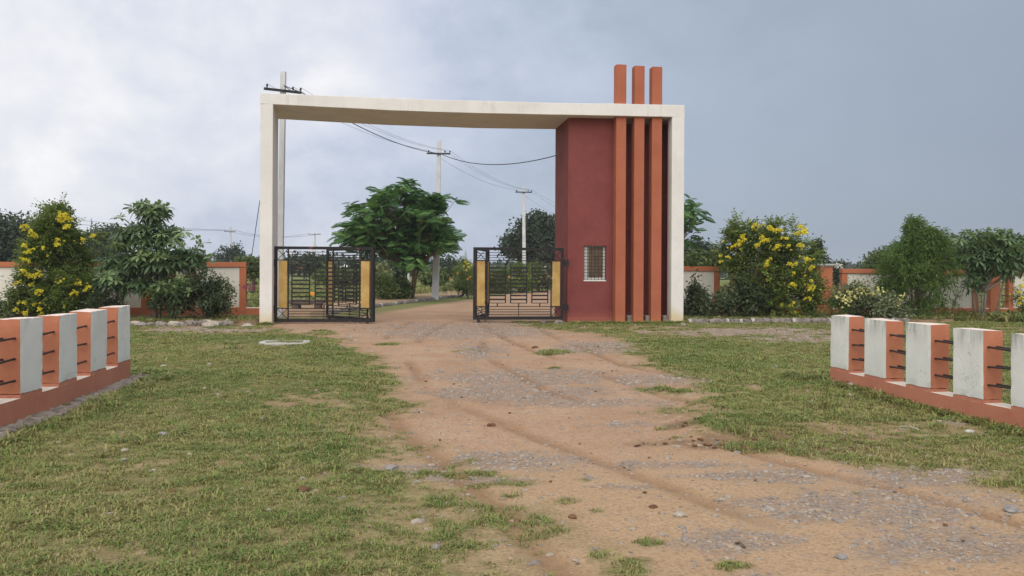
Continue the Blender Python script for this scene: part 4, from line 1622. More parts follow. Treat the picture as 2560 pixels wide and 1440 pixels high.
def bush(name, label, cat, base, blobs, mat, n_spray, seed, style='pinnate', leaf=(.09, .032), tips=9, group=None, tint=(.2, .7), bark='bark', shell=.42, stem_r=.025, shoots=.05, spires=None, spire_d=0):
    """shrub of many leafy sprays on thin stems; blobs in world space"""
    r = np.random.default_rng(seed)
    rp = random.Random(seed)
    o = thing(name, label, cat, base, 0, group)
    bl = loc_blobs(blobs, base)
    Lf = Leafage()
    ncl = max(10, n_spray // 34)
    C, Dc, rc = in_blobs(bl, ncl, r, .30)
    kk = r.integers(0, ncl, n_spray)
    csd = np.median([q[1].min() for q in bl]) * .24
    O = C[kk] + r.normal(0, 1, (n_spray, 3)) * csd * np.array([1, 1, .75])
    D = unit(Dc[kk] + (O - C[kk]) / csd * .5)
    rad = rc[kk]
    nsh = int(n_spray * shoots)
    if nsh:
        cand = np.argsort(-(C[:, 2] + .5 * np.abs(C[:, 0])))[:max(6, ncl // 3)]
        src = r.choice(cand, 16)
        sdir = unit(Dc[src] * .55 + np.array([0, 0, .9]) + r.normal(0, .25, (16, 3)))
        slen = r.uniform(.25, .62, 16)
        sk = r.integers(0, 16, nsh)
        O[:nsh] = C[src[sk]] + sdir[sk] * (slen[sk] * r.random(nsh))[:, None]
        D[:nsh] = unit(sdir[sk] * .8 + rdir(nsh, r) * .8)
        rad[:nsh] = 1.0
    if spires:
        nsp = int(n_spray * .26)
        for q in range(nsp):
            px, y0, y1, hw = spires[q % len(spires)]
            f = math.floor(r.random() * 8) / 8 + r.normal(0, .02)
            f = min(max(f, 0), 1)
            p = np.array(P(px + r.normal(0, 1.0), y0 + (y1 - y0) * f, spire_d)) - np.array(base)
            ang = r.uniform(0, 2 * PI)
            rr_ = hw * spire_d / F * (.2 + .8 * f)
            dd = np.array([math.cos(ang), math.sin(ang), .35])
            O[n_spray - 1 - q] = p + dd * rr_ * r.random() * .55
            D[n_spray - 1 - q] = dd
    O[:, 2] = np.maximum(O[:, 2], .03)
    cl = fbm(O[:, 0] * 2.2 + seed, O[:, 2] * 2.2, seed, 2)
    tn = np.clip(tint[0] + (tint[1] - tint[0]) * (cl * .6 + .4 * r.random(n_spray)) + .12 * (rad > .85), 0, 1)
    D = unit(D * .8 + rdir(n_spray, r, .25) * .75)
    if style == 'pinnate':
        pinnate(Lf, O, D, r, 3, .26 * leaf[0] / .09, leaf[0], leaf[1], tn)
    elif style == 'simple':
        for k in range(4):
            oo = O + r.normal(0, leaf[0] * .7, O.shape)
            v, f = leaves(oo, D + rdir(n_spray, r) * .8, rdir(n_spray, r, .8), leaf[0] * r.uniform(.7, 1.2, n_spray), leaf[1] * r.uniform(.7, 1.2, n_spray), .2)
            Lf.add(v, f, np.clip(tn + r.normal(0, .08, n_spray), 0, 1))
    elif style == 'feather':
        D[:, 2] -= .25
        for k in range(7):
            f_ = k / 7
            oo = O + unit(D) * (.34 * f_) - np.array([0, 0, .10]) * f_ * f_
            v, f = leaves(oo, unit(D) * .7 + rdir(n_spray, r) * .75, rdir(n_spray, r, .8), leaf[0] * r.uniform(.7, 1.2, n_spray), leaf[1] * np.ones(n_spray), .3)
            Lf.add(v, f, np.clip(tn + r.normal(0, .08, n_spray), 0, 1))
    Lf.build('foliage', M[mat], o)
    tp = [O[i] for i in r.choice(n_spray, tips, replace=False)]
    stems('stem', o, (0, 0, -.05), tp, M[bark], stem_r, .006, rp)
    return o


# --- left bed: yellow-flowered shrub
dl = 25.0
base = Vector(P(165, 700, dl)); base.z = .1
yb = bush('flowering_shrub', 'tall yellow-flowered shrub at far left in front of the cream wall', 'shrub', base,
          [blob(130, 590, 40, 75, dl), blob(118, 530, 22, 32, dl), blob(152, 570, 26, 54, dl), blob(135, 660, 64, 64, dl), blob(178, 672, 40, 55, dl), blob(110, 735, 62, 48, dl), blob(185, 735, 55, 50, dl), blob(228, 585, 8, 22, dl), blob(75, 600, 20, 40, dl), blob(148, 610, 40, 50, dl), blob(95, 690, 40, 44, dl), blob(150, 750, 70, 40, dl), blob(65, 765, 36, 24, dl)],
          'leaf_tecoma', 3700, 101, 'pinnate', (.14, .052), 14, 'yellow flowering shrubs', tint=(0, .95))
rr = np.random.default_rng(5)
spots = [(62, 568, 24), (78, 580, 22), (85, 590, 22), (160, 540, 26), (165, 552, 26), (150, 545, 22), (168, 568, 22), (178, 548, 16), (145, 600, 17), (143, 612, 16), (60, 615, 18), (78, 628, 22), (65, 632, 16), (108, 620, 14), (64, 652, 20), (60, 680, 20),
         (72, 690, 22), (84, 692, 20), (95, 686, 18), (38, 712, 14), (45, 706, 12), (80, 712, 18), (98, 732, 24), (92, 728, 18), (60, 758, 16), (84, 762, 14), (40, 775, 18), (62, 785, 18), (100, 775, 18), (105, 785, 14), (150, 705, 14), (190, 710, 16), (200, 708, 14),
         (183, 735, 18), (192, 732, 16), (222, 720, 18), (212, 728, 12), (160, 765, 12), (233, 590, 18), (210, 600, 12), (150, 790, 12), (205, 598, 12), (120, 640, 10)]
put_flowers(yb, base, [(a, b, s, dl - .62 - .35 * rr.random()) for a, b, s in spots], FL_Y, rr)


# --- whorled-leaf trees (both beds)
def whorl_mesh(seed, n=8, L=.26, W=.065):
    r = np.random.default_rng(seed)
    q = np.arange(n) / n * 2 * PI + r.uniform(-.15, .15, n)
    el = r.uniform(-.05, .45, n)
    D = np.stack([np.cos(q) * np.cos(el), np.sin(q) * np.cos(el), np.sin(el)], 1)
    v, f = strips(np.zeros((n, 3)) + D * .02, D, np.tile([[0, 0, 1.0]], (n, 1)), L * r.uniform(.75, 1.1, n), W * r.uniform(.85, 1.1, n), .38)
    v2, f2 = strips(np.zeros((4, 3)) + [0, 0, .02], unit(rdir(4, r, 1.6)), rdir(4, r), L * .55 * np.ones(4), W * .8 * np.ones(4), .15)
    vv = np.concatenate([v, v2])
    ff = np.concatenate([f, f2 + len(v)])
    t = np.concatenate([np.repeat(.36 + .22 * r.random(n), 6), np.repeat(np.full(4, .62), 6)])
    return vv, ff, t


WH = []
for k in range(6):
    v, f, t = whorl_mesh(200 + k)
    WH.append(mesh_np('leaf_whorl', v, f, M['leaf_alstonia'], t))
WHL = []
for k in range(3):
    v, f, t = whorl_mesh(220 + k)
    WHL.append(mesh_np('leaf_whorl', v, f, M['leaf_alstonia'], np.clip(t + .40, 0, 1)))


def whorl_tree(name, label, base, blobs, n_whorl, n_fill, seed, bright, trunks, group, size=1.2, dark_mat='leaf_alstonia'):
    r = np.random.default_rng(seed)
    rp = random.Random(seed)
    o = thing(name, label, 'tree', base, 0, group)
    bl = loc_blobs(blobs, base)
    O, D, rad = in_blobs(bl, n_whorl * 3, r, .22)
    vis = np.argsort(D[:, 1])[:n_whorl]                     # those that show from the drive
    O, D = O[vis], D[vis]
    for i in range(n_whorl):
        c = link('leaf_whorl', WH[i % 6], o)
        c.location = O[i]
        ax = Vector(D[i]) * .55 + Vector((0, 0, .8))
        c.rotation_euler = ax.to_track_quat('Z', 'Y').to_euler()
        c.rotation_euler.rotate_axis('Z', r.uniform(0, 6.28))
        s = size * r.uniform(.75, 1.15)
        c.scale = (s, s, s)
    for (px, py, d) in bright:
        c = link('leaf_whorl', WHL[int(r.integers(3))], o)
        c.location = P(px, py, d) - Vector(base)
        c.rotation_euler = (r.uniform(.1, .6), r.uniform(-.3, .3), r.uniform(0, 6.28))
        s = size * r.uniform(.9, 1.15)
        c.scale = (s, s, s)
    Lf = Leafage()
    O, D, rad = in_blobs(bl, n_fill, r, .5)
    for k in range(7):
        q = rdir(n_fill, r, .1)
        v, f = strips(O + q * .03, unit(q + D * .3), rdir(n_fill, r, .9), .22 * size * r.uniform(.7, 1.1, n_fill), .055 * size * np.ones(n_fill), .35)
        Lf.add(v, f, np.clip(.22 + .3 * r.random(n_fill), 0, 1))
    Lf.build('foliage', M[dark_mat], o)
    m = MB()
    for (x0, x1, y1, rad0) in trunks:
        a, b = Vector((x0, 0, -.1)), Vector((x1, rp.uniform(-.1, .1), y1))
        m.tube([a, a.lerp(b, .5) + Vector((rp.uniform(-.05, .05), 0, 0)), b], [rad0, rad0 * .8, rad0 * .5], 7)
    m.build('trunk', M['bark_grey'], o, smooth=True)
    tips = [O[i] for i in r.choice(n_fill, 16, replace=False)]
    stems('branch', o, (0, 0, trunks[0][2] * .5), tips, M['bark_grey'], .03, .008, rp)
    return o


dt = 24.9
base = Vector(P(388, 700, dt)); base.z = .1
bl = [blob(378, 532, 40, 24, dt), blob(365, 585, 66, 32, dt), blob(305, 605, 22, 24, dt), blob(430, 590, 26, 22, dt), blob(300, 665, 48, 30, dt), blob(395, 650, 84, 34, dt), blob(475, 645, 38, 28, dt), blob(275, 702, 36, 16, dt), blob(350, 712, 54, 18, dt), blob(435, 720, 54, 24, dt)]
br = [(300, 545), (330, 520), (355, 510), (395, 512), (415, 520), (380, 530), (290, 612), (315, 615), (350, 640), (368, 640), (395, 642), (415, 645), (430, 608), (450, 615), (405, 585), (270, 690), (290, 700), (252, 695), (400, 715), (420, 712), (440, 722), (455, 705), (475, 730), (490, 600), (505, 612), (520, 645), (385, 730), (460, 580)]
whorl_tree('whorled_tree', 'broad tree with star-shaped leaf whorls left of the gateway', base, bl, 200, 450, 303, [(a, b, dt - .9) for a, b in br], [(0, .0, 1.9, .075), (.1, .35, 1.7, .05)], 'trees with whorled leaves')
dt2 = 28.9
base = Vector(P(2450, 700, dt2)); base.z = .07
bl = [blob(2440, 610, 62, 38, dt2), blob(2490, 600, 50, 30, dt2), blob(2525, 630, 50, 45, dt2), blob(2460, 645, 75, 36, dt2), blob(2440, 685, 30, 25, dt2), blob(2520, 660, 50, 34, dt2), blob(2570, 640, 40, 50, dt2), blob(2425, 715, 12, 14, dt2)]
br = [(2415, 580), (2430, 590), (2450, 582), (2470, 588), (2490, 590), (2505, 598), (2400, 600), (2530, 620), (2545, 615), (2520, 600), (2480, 578), (2455, 605)]
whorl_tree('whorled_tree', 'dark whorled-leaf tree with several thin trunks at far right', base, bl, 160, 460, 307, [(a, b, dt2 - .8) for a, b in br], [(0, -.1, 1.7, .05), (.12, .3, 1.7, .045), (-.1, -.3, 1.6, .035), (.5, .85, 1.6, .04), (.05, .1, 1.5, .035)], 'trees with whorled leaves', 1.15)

# --- left bed: dark thorny shrub with pink sprays, small shrubs
d3 = 24.9
base = Vector(P(520, 700, d3)); base.z = .1
bs = bush('bougainvillea_shrub', 'dark spreading shrub with a few pink flowers beside the white post', 'shrub', base,
          [blob(500, 735, 70, 50, d3), blob(535, 748, 40, 36, d3), blob(450, 755, 60, 36, d3), blob(572, 742, 12, 16, d3), blob(500, 714, 34, 20, d3)], 'leaf_dark', 1700, 111, 'simple', (.10, .06), 18, tint=(.05, .9))
put_flowers(bs, base, [(612, 720, 20, 25.6), (625, 723, 18, 25.6), (634, 720, 14, 25.6), (622, 714, 12, 25.6), (575, 745, 9, 24.4)], FL_P, rr)
base = Vector(P(255, 700, 24.8)); base.z = .1
bush('low_shrub', 'low brownish shrub under the whorled tree, left bed', 'shrub', base, [blob(255, 755, 50, 28, 24.8), blob(220, 770, 30, 18, 24.8)], 'leaf_dark', 1300, 112, 'simple', (.07, .04), 10)
base = Vector(P(-5, 700, 24.6)); base.z = .1
vb = bush('variegated_shrub', 'pale grey-green shrub cut by the left edge of the view', 'shrub', base, [blob(0, 765, 18, 20, 24.6), blob(-40, 735, 22, 44, 24.6), blob(18, 778, 20, 10, 24.6)], 'leaf_variegated', 520, 113, 'simple', (.08, .05), 8, tint=(.05, .5))
put_flowers(vb, base, [(4, 690, 14, 24.3), (-6, 700, 14, 24.3)], FL_W, rr)

# --- right bed
d4 = 27.4
base = Vector(P(1800, 700, d4)); base.z = .07
bush('dark_shrub', 'dark loose-branched shrub right of the white post', 'shrub', base, [blob(1785, 756, 56, 34, d4), blob(1840, 754, 52, 36, d4), blob(1742, 738, 26, 24, d4), blob(1880, 760, 40, 32, d4), blob(1735, 770, 28, 20, d4), blob(1850, 720, 50, 22, d4)],
     'leaf_dark', 1800, 121, 'simple', (.12, .072), 20, tint=(.05, .95), shoots=.10)
d5 = 28.0
base = Vector(P(1930, 700, d5)); base.z = .07
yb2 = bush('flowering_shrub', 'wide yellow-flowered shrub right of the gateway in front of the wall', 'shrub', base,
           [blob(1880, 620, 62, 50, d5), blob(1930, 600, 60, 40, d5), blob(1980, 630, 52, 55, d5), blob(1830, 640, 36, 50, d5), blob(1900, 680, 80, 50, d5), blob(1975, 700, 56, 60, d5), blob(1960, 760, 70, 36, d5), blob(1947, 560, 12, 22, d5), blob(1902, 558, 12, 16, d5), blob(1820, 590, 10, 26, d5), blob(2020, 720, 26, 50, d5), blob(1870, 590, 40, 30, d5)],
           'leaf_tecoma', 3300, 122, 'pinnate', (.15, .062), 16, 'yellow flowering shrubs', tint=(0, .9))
spots = [(1890, 562, 18), (1882, 568, 14), (1900, 566, 12), (1925, 572, 22), (1935, 577, 20), (1945, 575, 16), (1955, 577, 14), (2005, 572, 26), (2010, 580, 26), (1998, 582, 20), (1990, 585, 14), (1855, 592, 16), (1862, 600, 18), (1850, 606, 22), (1842, 615, 18), (1905, 595, 20), (1908, 602, 16),
         (1918, 603, 16), (1895, 612, 18), (1890, 615, 14), (1957, 597, 14), (1967, 597, 14), (1945, 616, 20), (1935, 624, 14), (1972, 616, 14), (2000, 614, 18), (2006, 616, 16), (1978, 625, 8), (1918, 655, 18), (1915, 664, 18), (1912, 670, 14), (1975, 664, 20), (1990, 659, 16), (2016, 647, 18), (2022, 651, 16),
         (2030, 670, 18), (2026, 676, 14), (1983, 683, 12), (1917, 700, 14), (1980, 713, 20), (2028, 702, 12), (2030, 718, 24), (2027, 725, 20), (2015, 748, 14), (2025, 746, 16), (1985, 758, 12), (1978, 766, 16), (1955, 763, 12), (1987, 784, 16), (1998, 790, 10), (1820, 645, 16), (1800, 640, 12), (1800, 655, 12), (1830, 618, 12), (1808, 604, 10), (2013, 690, 10)]
put_flowers(yb2, base, [(a, b, s, d5 - .72 - .4 * rr.random()) for a, b, s in spots], FL_Y, rr)
d6 = 27.6
base = Vector(P(2170, 700, d6)); base.z = .07
bush('variegated_shrub', 'low cream-leaved variegated shrub below the right wall panel', 'shrub', base, [blob(2170, 765, 80, 30, d6), blob(2140, 745, 50, 24, d6), blob(2220, 770, 50, 28, d6)], 'leaf_variegated', 1700, 131, 'simple', (.11, .06), 12, tint=(.02, .48))
r2 = np.random.default_rng(9)
o = bpy.data.objects['variegated_shrub.001']
for (px, py) in ((2125, 738), (2140, 733), (2155, 731), (2160, 722), (2185, 730), (2205, 726), (2110, 748), (2120, 756), (2250, 750), (2240, 760), (2095, 740), (2135, 748)):
    Lf = Leafage()
    n = 14
    v, f = leaves(r2.normal(0, .08, (n, 3)), rdir(n, r2, .4), rdir(n, r2, .8), .12 * r2.uniform(.7, 1.2, n), .07 * np.ones(n), .1)
    Lf.add(v, f, np.full(n, .9) + r2.normal(0, .05, n))
    c = Lf.build('pale_leaf_spray', M['leaf_variegated'], o)
    c.location = P(px, py, d6 - .6) - Vector(base)
d7 = 28.3
base = Vector(P(2290, 700, d7)); base.z = .07
bush('feathery_tree', 'bright green feathery tree in front of the right wall', 'tree', base,
     [blob(2270, 660, 66, 60, d7), blob(2330, 662, 56, 44, d7), blob(2250, 690, 40, 46, d7), blob(2300, 640, 40, 22, d7), blob(2338, 735, 36, 32, d7), blob(2300, 720, 50, 50, d7), blob(2352, 690, 24, 38, d7)],
     'leaf_bamboo', 3900, 141, 'feather', (.13, .026), 18, tint=(.05, .95), bark='bark', shoots=.03, spires=[(2285, 552, 640, 26), (2322, 570, 640, 20), (2347, 582, 640, 20), (2285, 552, 640, 26)], spire_d=d7 - .3)
base = Vector(P(2380, 790, 28.6)); base.z = .07
bush('sapling', 'tiny dark sapling against the right wall panel', 'sapling', base, [blob(2388, 770, 12, 22, 28.6), blob(2392, 735, 8, 20, 28.6)], 'leaf_dark', 60, 142, 'simple', (.06, .03), 4)
base = Vector(P(2075, 790, 27.6)); base.z = .07
bush('low_shrub', 'small bright green shrub at the grey-capped pier foot', 'shrub', base, [blob(2075, 768, 36, 24, 27.6), blob(2110, 775, 22, 18, 27.6)], 'leaf_bamboo', 330, 143, 'feather', (.08, .02), 8)
base = Vector(P(2570, 790, 28.6)); base.z = .07
yb3 = bush('flowering_shrub', 'yellow-leaved shrub cut by the right edge of the view', 'shrub', base, [blob(2575, 750, 32, 50, 28.6)], 'leaf_tecoma', 330, 144, 'pinnate', (.09, .035), 6, 'yellow flowering shrubs')
put_flowers(yb3, base, [(2553, 718, 16, 28.1), (2548, 732, 14, 28.1), (2556, 745, 14, 28.1), (2550, 760, 12, 28.1), (2560, 700, 12, 28.1), (2548, 748, 12, 28.1)], FL_Y, rr)


# --- flame tree inside the gate: feathery fronds, each its own part
def frond_mesh(seed, L=1.0, n=12):
    """bipinnate frond along +x, arched: narrow pinnae on both sides, each a finely toothed blade"""
    r = np.random.default_rng(seed)
    vs, fs, tn = [], [], []
    arch_ = r.uniform(.30, .62)

    def ax(f):
        return np.array([L * f, 0, L * (.10 * f - arch_ * f * f)])
    for i in range(n):
        f = .14 + .86 * i / (n - 1)
        p0 = ax(f)
        ln = L * .34 * math.sin(PI * (.12 + .80 * f)) * r.uniform(.85, 1.1)
        for sg in (1, -1):
            d = np.array([.55, sg * .85, -.10 + r.uniform(-.08, .08)])
            d /= np.linalg.norm(d)
            w = np.array([d[1] * sg, -d[0] * sg, 0]) * L * .074 * sg
            b = len(vs)
            tip = p0 + d * ln + np.array([0, 0, -ln * .25])
            mid = p0 + d * ln * .5
            vs += [p0, mid + w, mid - w, tip]
            fs += [(b, b + 1, b + 2), (b + 1, b + 3, b + 2)]
            tn += [np.clip(.42 + r.normal(0, .10), 0, 1)] * 4
    b = len(vs)
    for i in range(5):
        a = ax(i / 4)
        vs += [a + [0, .006, 0], a + [0, -.006, 0]]
        tn += [.6, .6]
    for i in range(4):
        q = b + i * 2
        fs += [(q, q + 1, q + 3), (q, q + 3, q + 2)]
    return np.array(vs), np.array(fs), np.array(tn)


FR = []
for k in range(6):
    v, f, t = frond_mesh(400 + k)
    FR.append(mesh_np('frond', v, f, M['leaf_gulmohar'], t))
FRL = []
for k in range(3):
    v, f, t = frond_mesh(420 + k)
    FRL.append(mesh_np('frond', v, f, M['leaf_gulmohar'], np.clip(t + .32, 0, 1)))  # lighter copies: crown highlights put into the leaf colour


def flame_tree(label, base, d, tips, trunk, seed, n_per=8, fl=.75, group='flame trees with feathery fronds', light=.2, limit=300):
    r = np.random.default_rng(seed)
    rp = random.Random(seed)
    o = thing('flame_tree', label, 'tree', base, 0, group)
    ctr = np.mean([np.array(t) for t in tips], axis=0)
    rest = Leafage()
    cnt = 0
    order = sorted(tips, key=lambda t: t[1])
    for t in order:
        tv = Vector(t) - Vector(base)
        out = Vector(t) - Vector(ctr)
        for k in range(n_per):
            q = 2 * PI * (k + r.random() * .7) / n_per
            dirv = Vector((math.cos(q), math.sin(q), r.uniform(-.45, .75))) + Vector((out.x, out.y, 0)).normalized() * .45
            ang = math.atan2(dirv.y, dirv.x)
            el = math.atan2(dirv.z, math.hypot(dirv.x, dirv.y))
            s = fl * r.uniform(.75, 1.2)
            rot = Matrix.Rotation(ang, 4, 'Z') @ Matrix.Rotation(-el, 4, 'Y') @ Matrix.Rotation(r.uniform(-.9, .9), 4, 'X')
            mw = Matrix.Translation(tv + Vector((r.uniform(-.1, .1), r.uniform(-.1, .1), r.uniform(-.30, .22)))) @ rot @ Matrix.Scale(s, 4)
            src = FRL[int(r.integers(3))] if r.random() < light + .25 * (out.z > .3) + .12 else FR[int(r.integers(6))]  # lighter fronds favoured near the crown top, as painted highlights
            if cnt < limit:
                c = link('frond', src, o)
                c.matrix_local = mw
            else:
                v, f, tt = frond_mesh(int(500 + r.integers(6)))
                v = np.array([mw @ Vector(x) for x in v])
                rest.v.append(v)
                rest.f.append(f + rest.n)
                rest.t.append(tt)
                rest.n += len(v)
            cnt += 1
    if rest.n:
        tag(rest.build('fronds', M['leaf_gulmohar'], o), kind='stuff')
    m = MB()
    for (dx, z1, r0) in trunk:
        m.tube([(0, 0, -.1), (dx * .4, 0, z1 * .5), (dx, 0, z1)], [r0, r0 * .85, r0 * .65], 8)
    m.build('trunk', M['bark'], o, smooth=True)
    b = MB()
    for t in tips:
        tv = Vector(t) - Vector(base)
        a = Vector((trunk[0][0] * .8, 0, trunk[0][1] * rp.uniform(.75, 1.05)))
        mid = a.lerp(tv, .55) + Vector((rp.uniform(-.2, .2), rp.uniform(-.2, .2), -.10 * tv.length * .3))
        b.tube([a, mid, tv], [.032, .02, .008], 5)
    b.build('branch', M['bark'], o, smooth=True)
    return o


df = 42.0
base = Vector(G(1031, 746, .13)); base.z = .12
df = base.y
rt = np.random.default_rng(77)
tips = []
for (px, py, rx, ry, n) in ((968, 484, 24, 14, 4), (1045, 496, 40, 14, 6), (1092, 504, 24, 18, 5), (935, 525, 42, 18, 7), (1010, 530, 60, 26, 12), (1072, 540, 36, 26, 9), (895, 560, 26, 16, 6), (960, 572, 60, 24, 12), (1050, 580, 60, 24, 12), (1100, 575, 18, 24, 6), (1035, 645, 24, 20, 6), (905, 592, 26, 12, 4), (985, 612, 70, 12, 11), (1070, 610, 46, 12, 9), (868, 592, 12, 8, 3), (1118, 598, 12, 10, 4), (930, 600, 40, 12, 6), (1010, 470, 30, 8, 4), (1010, 560, 80, 40, 14)):
    for k in range(int(n * 2.1)):
        tips.append(P(px + rt.normal(0, rx * .55), py + rt.normal(0, ry * .55), df + rt.normal(0, .9) - (.5 if px > 1060 else 0)))
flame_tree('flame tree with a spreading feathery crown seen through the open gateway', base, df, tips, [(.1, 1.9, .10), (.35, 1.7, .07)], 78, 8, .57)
d8 = 36.0
base = Vector(P(1690, 700, d8)); base.z = 0
tips = [P(1690 + rt.normal(0, 26), 560 + rt.normal(0, 34), d8 + rt.normal(0, .9)) for k in range(34)] + [P(1722, 510, d8), P(1728, 540, d8), P(1730, 560, d8), P(1728, 590, d8), P(1715, 525, d8 - .3)]
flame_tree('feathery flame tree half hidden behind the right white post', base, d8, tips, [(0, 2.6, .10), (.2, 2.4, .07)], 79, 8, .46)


# --- ordinary trees beyond the walls
def leafy_tree(name, label, cat, base, blobs, n, seed, leafsize, mat='leaf_far', group=None, trunk_r=.12, trunk_top=None, tint=(.1, .8), limbs=8):
    r = np.random.default_rng(seed)
    rp = random.Random(seed)
    o = thing(name, label, cat, base, 0, group)
    bl = loc_blobs(blobs, base)
    Lf = Leafage()
    ncl = max(24, n // 14)
    C, Dc, _ = in_blobs(bl, ncl, r, .35)
    cs = np.mean([b[1].mean() for b in bl]) * .26
    k = r.integers(0, ncl, n)
    O = C[k] + r.normal(0, 1, (n, 3)) * cs * np.array([1, 1, .7])
    O[:, 2] = np.maximum(O[:, 2], .02)
    tn = np.clip((tint[0] + (tint[1] - tint[0]) * r.random(ncl))[k] + r.normal(0, .08, n), 0, 1)
    for q in range(2):
        v, f = leaves(O + r.normal(0, leafsize * .6, O.shape), rdir(n, r) + Dc[k] * .4, rdir(n, r, .9), leafsize * r.uniform(.7, 1.3, n), leafsize * .62 * np.ones(n), .15)
        Lf.add(v, f, tn)
    Lf.build('crown', M[mat], o)
    top = trunk_top if trunk_top else max(.3, float(np.mean([b[0][2] for b in bl])))
    m = MB()
    m.tube([(0, 0, -.15), (rp.uniform(-.1, .1), 0, top * .55), (rp.uniform(-.15, .15), 0, top)], [trunk_r, trunk_r * .8, trunk_r * .5], 7)
    for i in r.choice(ncl, min(limbs, ncl), replace=False):
        a = Vector((0, 0, top * rp.uniform(.5, .95)))
        m.tube([a, a.lerp(Vector(C[i]), .5) + Vector((0, 0, .1 * top)), Vector(C[i])], [trunk_r * .4, trunk_r * .25, trunk_r * .1], 5)
    m.build('trunk', M['bark'], o, smooth=True)
    return o


def at(px, d, z=0.0):
    p = P(px, 680, d)
    return Vector((p.x, d, z))


GT = 'trees beyond the boundary wall'
leafy_tree('broad_tree', 'big dark tree beyond the wall at the left edge', 'tree', at(30, 60), [blob(20, 585, 70, 42, 60), blob(70, 605, 50, 46, 60), blob(-20, 620, 60, 50, 60), blob(40, 640, 70, 36, 60)], 5200, 501, .30, group=GT)
leafy_tree('slender_tree', 'slim dark tree rising behind the left yellow shrub', 'tree', at(152, 48), [blob(140, 530, 14, 18, 48), blob(158, 555, 22, 34, 48), blob(165, 610, 30, 40, 48)], 1500, 502, .22, group=GT)
leafy_tree('broad_tree', 'distant grey-green tree between yellow shrub and whorled tree', 'tree', at(245, 85), [blob(240, 600, 26, 28, 85), blob(262, 590, 18, 20, 85), blob(250, 635, 44, 26, 85)], 1600, 503, .32, group=GT)
leafy_tree('broad_tree', 'distant tree peeping left of the whorled tree crown', 'tree', at(285, 90), [blob(285, 580, 14, 18, 90), blob(290, 620, 30, 36, 90)], 900, 504, .32, group=GT)
leafy_tree('spindly_tree', 'spindly dark tree beside the far left power pole', 'tree', at(580, 110), [blob(560, 634, 18, 16, 110), blob(592, 630, 18, 14, 110), blob(575, 645, 30, 14, 110)], 700, 505, .34, group=GT)
leafy_tree('round_bush', 'green bush behind the railed gap beside white post', 'bush', at(632, 45), [blob(630, 670, 30, 26, 45), blob(610, 660, 24, 18, 45)], 1100, 506, .16, 'leaf_weed')
leafy_tree('broad_tree', 'large dark round tree beyond the right gate', 'tree', at(1335, 75), [blob(1335, 590, 58, 44, 75), blob(1300, 615, 42, 34, 75), blob(1370, 620, 46, 40, 75), blob(1350, 560, 34, 22, 75), blob(1275, 605, 12, 12, 75), blob(1340, 640, 50, 16, 75)], 5200, 507, .34, group=GT, tint=(0, .7))
leafy_tree('broad_tree', 'dark tree low on the skyline right of the post', 'tree', at(1745, 70), [blob(1740, 625, 34, 22, 70), blob(1770, 640, 40, 24, 70), blob(1720, 650, 40, 22, 70)], 1800, 508, .28, group=GT)
leafy_tree('round_bush', 'fresh green bush just behind wall by the right white post', 'bush', at(1760, 40), [blob(1745, 655, 46, 20, 40), blob(1790, 650, 24, 24, 40)], 1100, 509, .15, 'leaf_weed')
leafy_tree('pointed_tree', 'pointed small tree behind the grey-capped pier', 'tree', at(2042, 44), [blob(2042, 620, 9, 18, 44), blob(2040, 640, 17, 14, 44), blob(2042, 662, 24, 16, 44)], 700, 510, .17, group=GT)
leafy_tree('broad_tree', 'olive tree behind feathery tree, left side', 'tree', at(2215, 60), [blob(2220, 650, 40, 22, 60), blob(2190, 662, 36, 16, 60)], 1500, 511, .24, 'leaf_weed', group=GT)
leafy_tree('broad_tree', 'leafy tree between feathery tree and dark whorled tree', 'tree', at(2375, 50), [blob(2370, 620, 40, 24, 50), blob(2360, 650, 50, 34, 50), blob(2395, 640, 26, 26, 50)], 1900, 512, .22, group=GT)
wb = leafy_tree('white_blossom_bush', 'white-blossomed bush beyond the right wall gap', 'bush', at(2097, 46), [blob(2097, 672, 16, 14, 46), blob(2090, 690, 30, 14, 46)], 600, 513, .15)
put_flowers(wb, at(2097, 46), [(2092, 668, 16, 45.5), (2100, 664, 16, 45.5), (2104, 670, 12, 45.5)], FL_W, rr)
# shrubs and flowers just inside the gate
yb4 = bush('flowering_shrub', 'bright yellow-flowered bush just left of the gate at the booth', 'shrub', at(1165, 52, .1), [blob(1170, 672, 26, 24, 52), blob(1190, 680, 26, 26, 52), blob(1160, 690, 20, 20, 52)], 'leaf_tecoma', 420, 145, 'pinnate', (.13, .05), 6, 'yellow flowering shrubs', tint=(.4, .9))
put_flowers(yb4, at(1165, 52, .1), [(1163, 655, 9, 51), (1168, 660, 10, 51), (1172, 668, 10, 51), (1160, 666, 8, 51), (1178, 664, 8, 51), (1166, 676, 8, 51), (1146, 680, 7, 51)], FL_Y, rr)
yb5 = bush('flowering_shrub', 'low olive bush with yellow and orange flowers on the verge', 'shrub', at(1150, 47, .1), [blob(1150, 705, 30, 20, 47), blob(1175, 712, 30, 20, 47), blob(1120, 715, 20, 12, 47)], 'leaf_weed', 900, 146, 'pinnate', (.11, .04), 6, 'yellow flowering shrubs')
put_flowers(yb5, at(1150, 47, .1), [(1125, 697, 9, 46.3), (1144, 684, 8, 46.3), (1170, 698, 8, 46.3), (1176, 693, 8, 46.3), (1140, 708, 6, 46.3)], FL_O, rr)
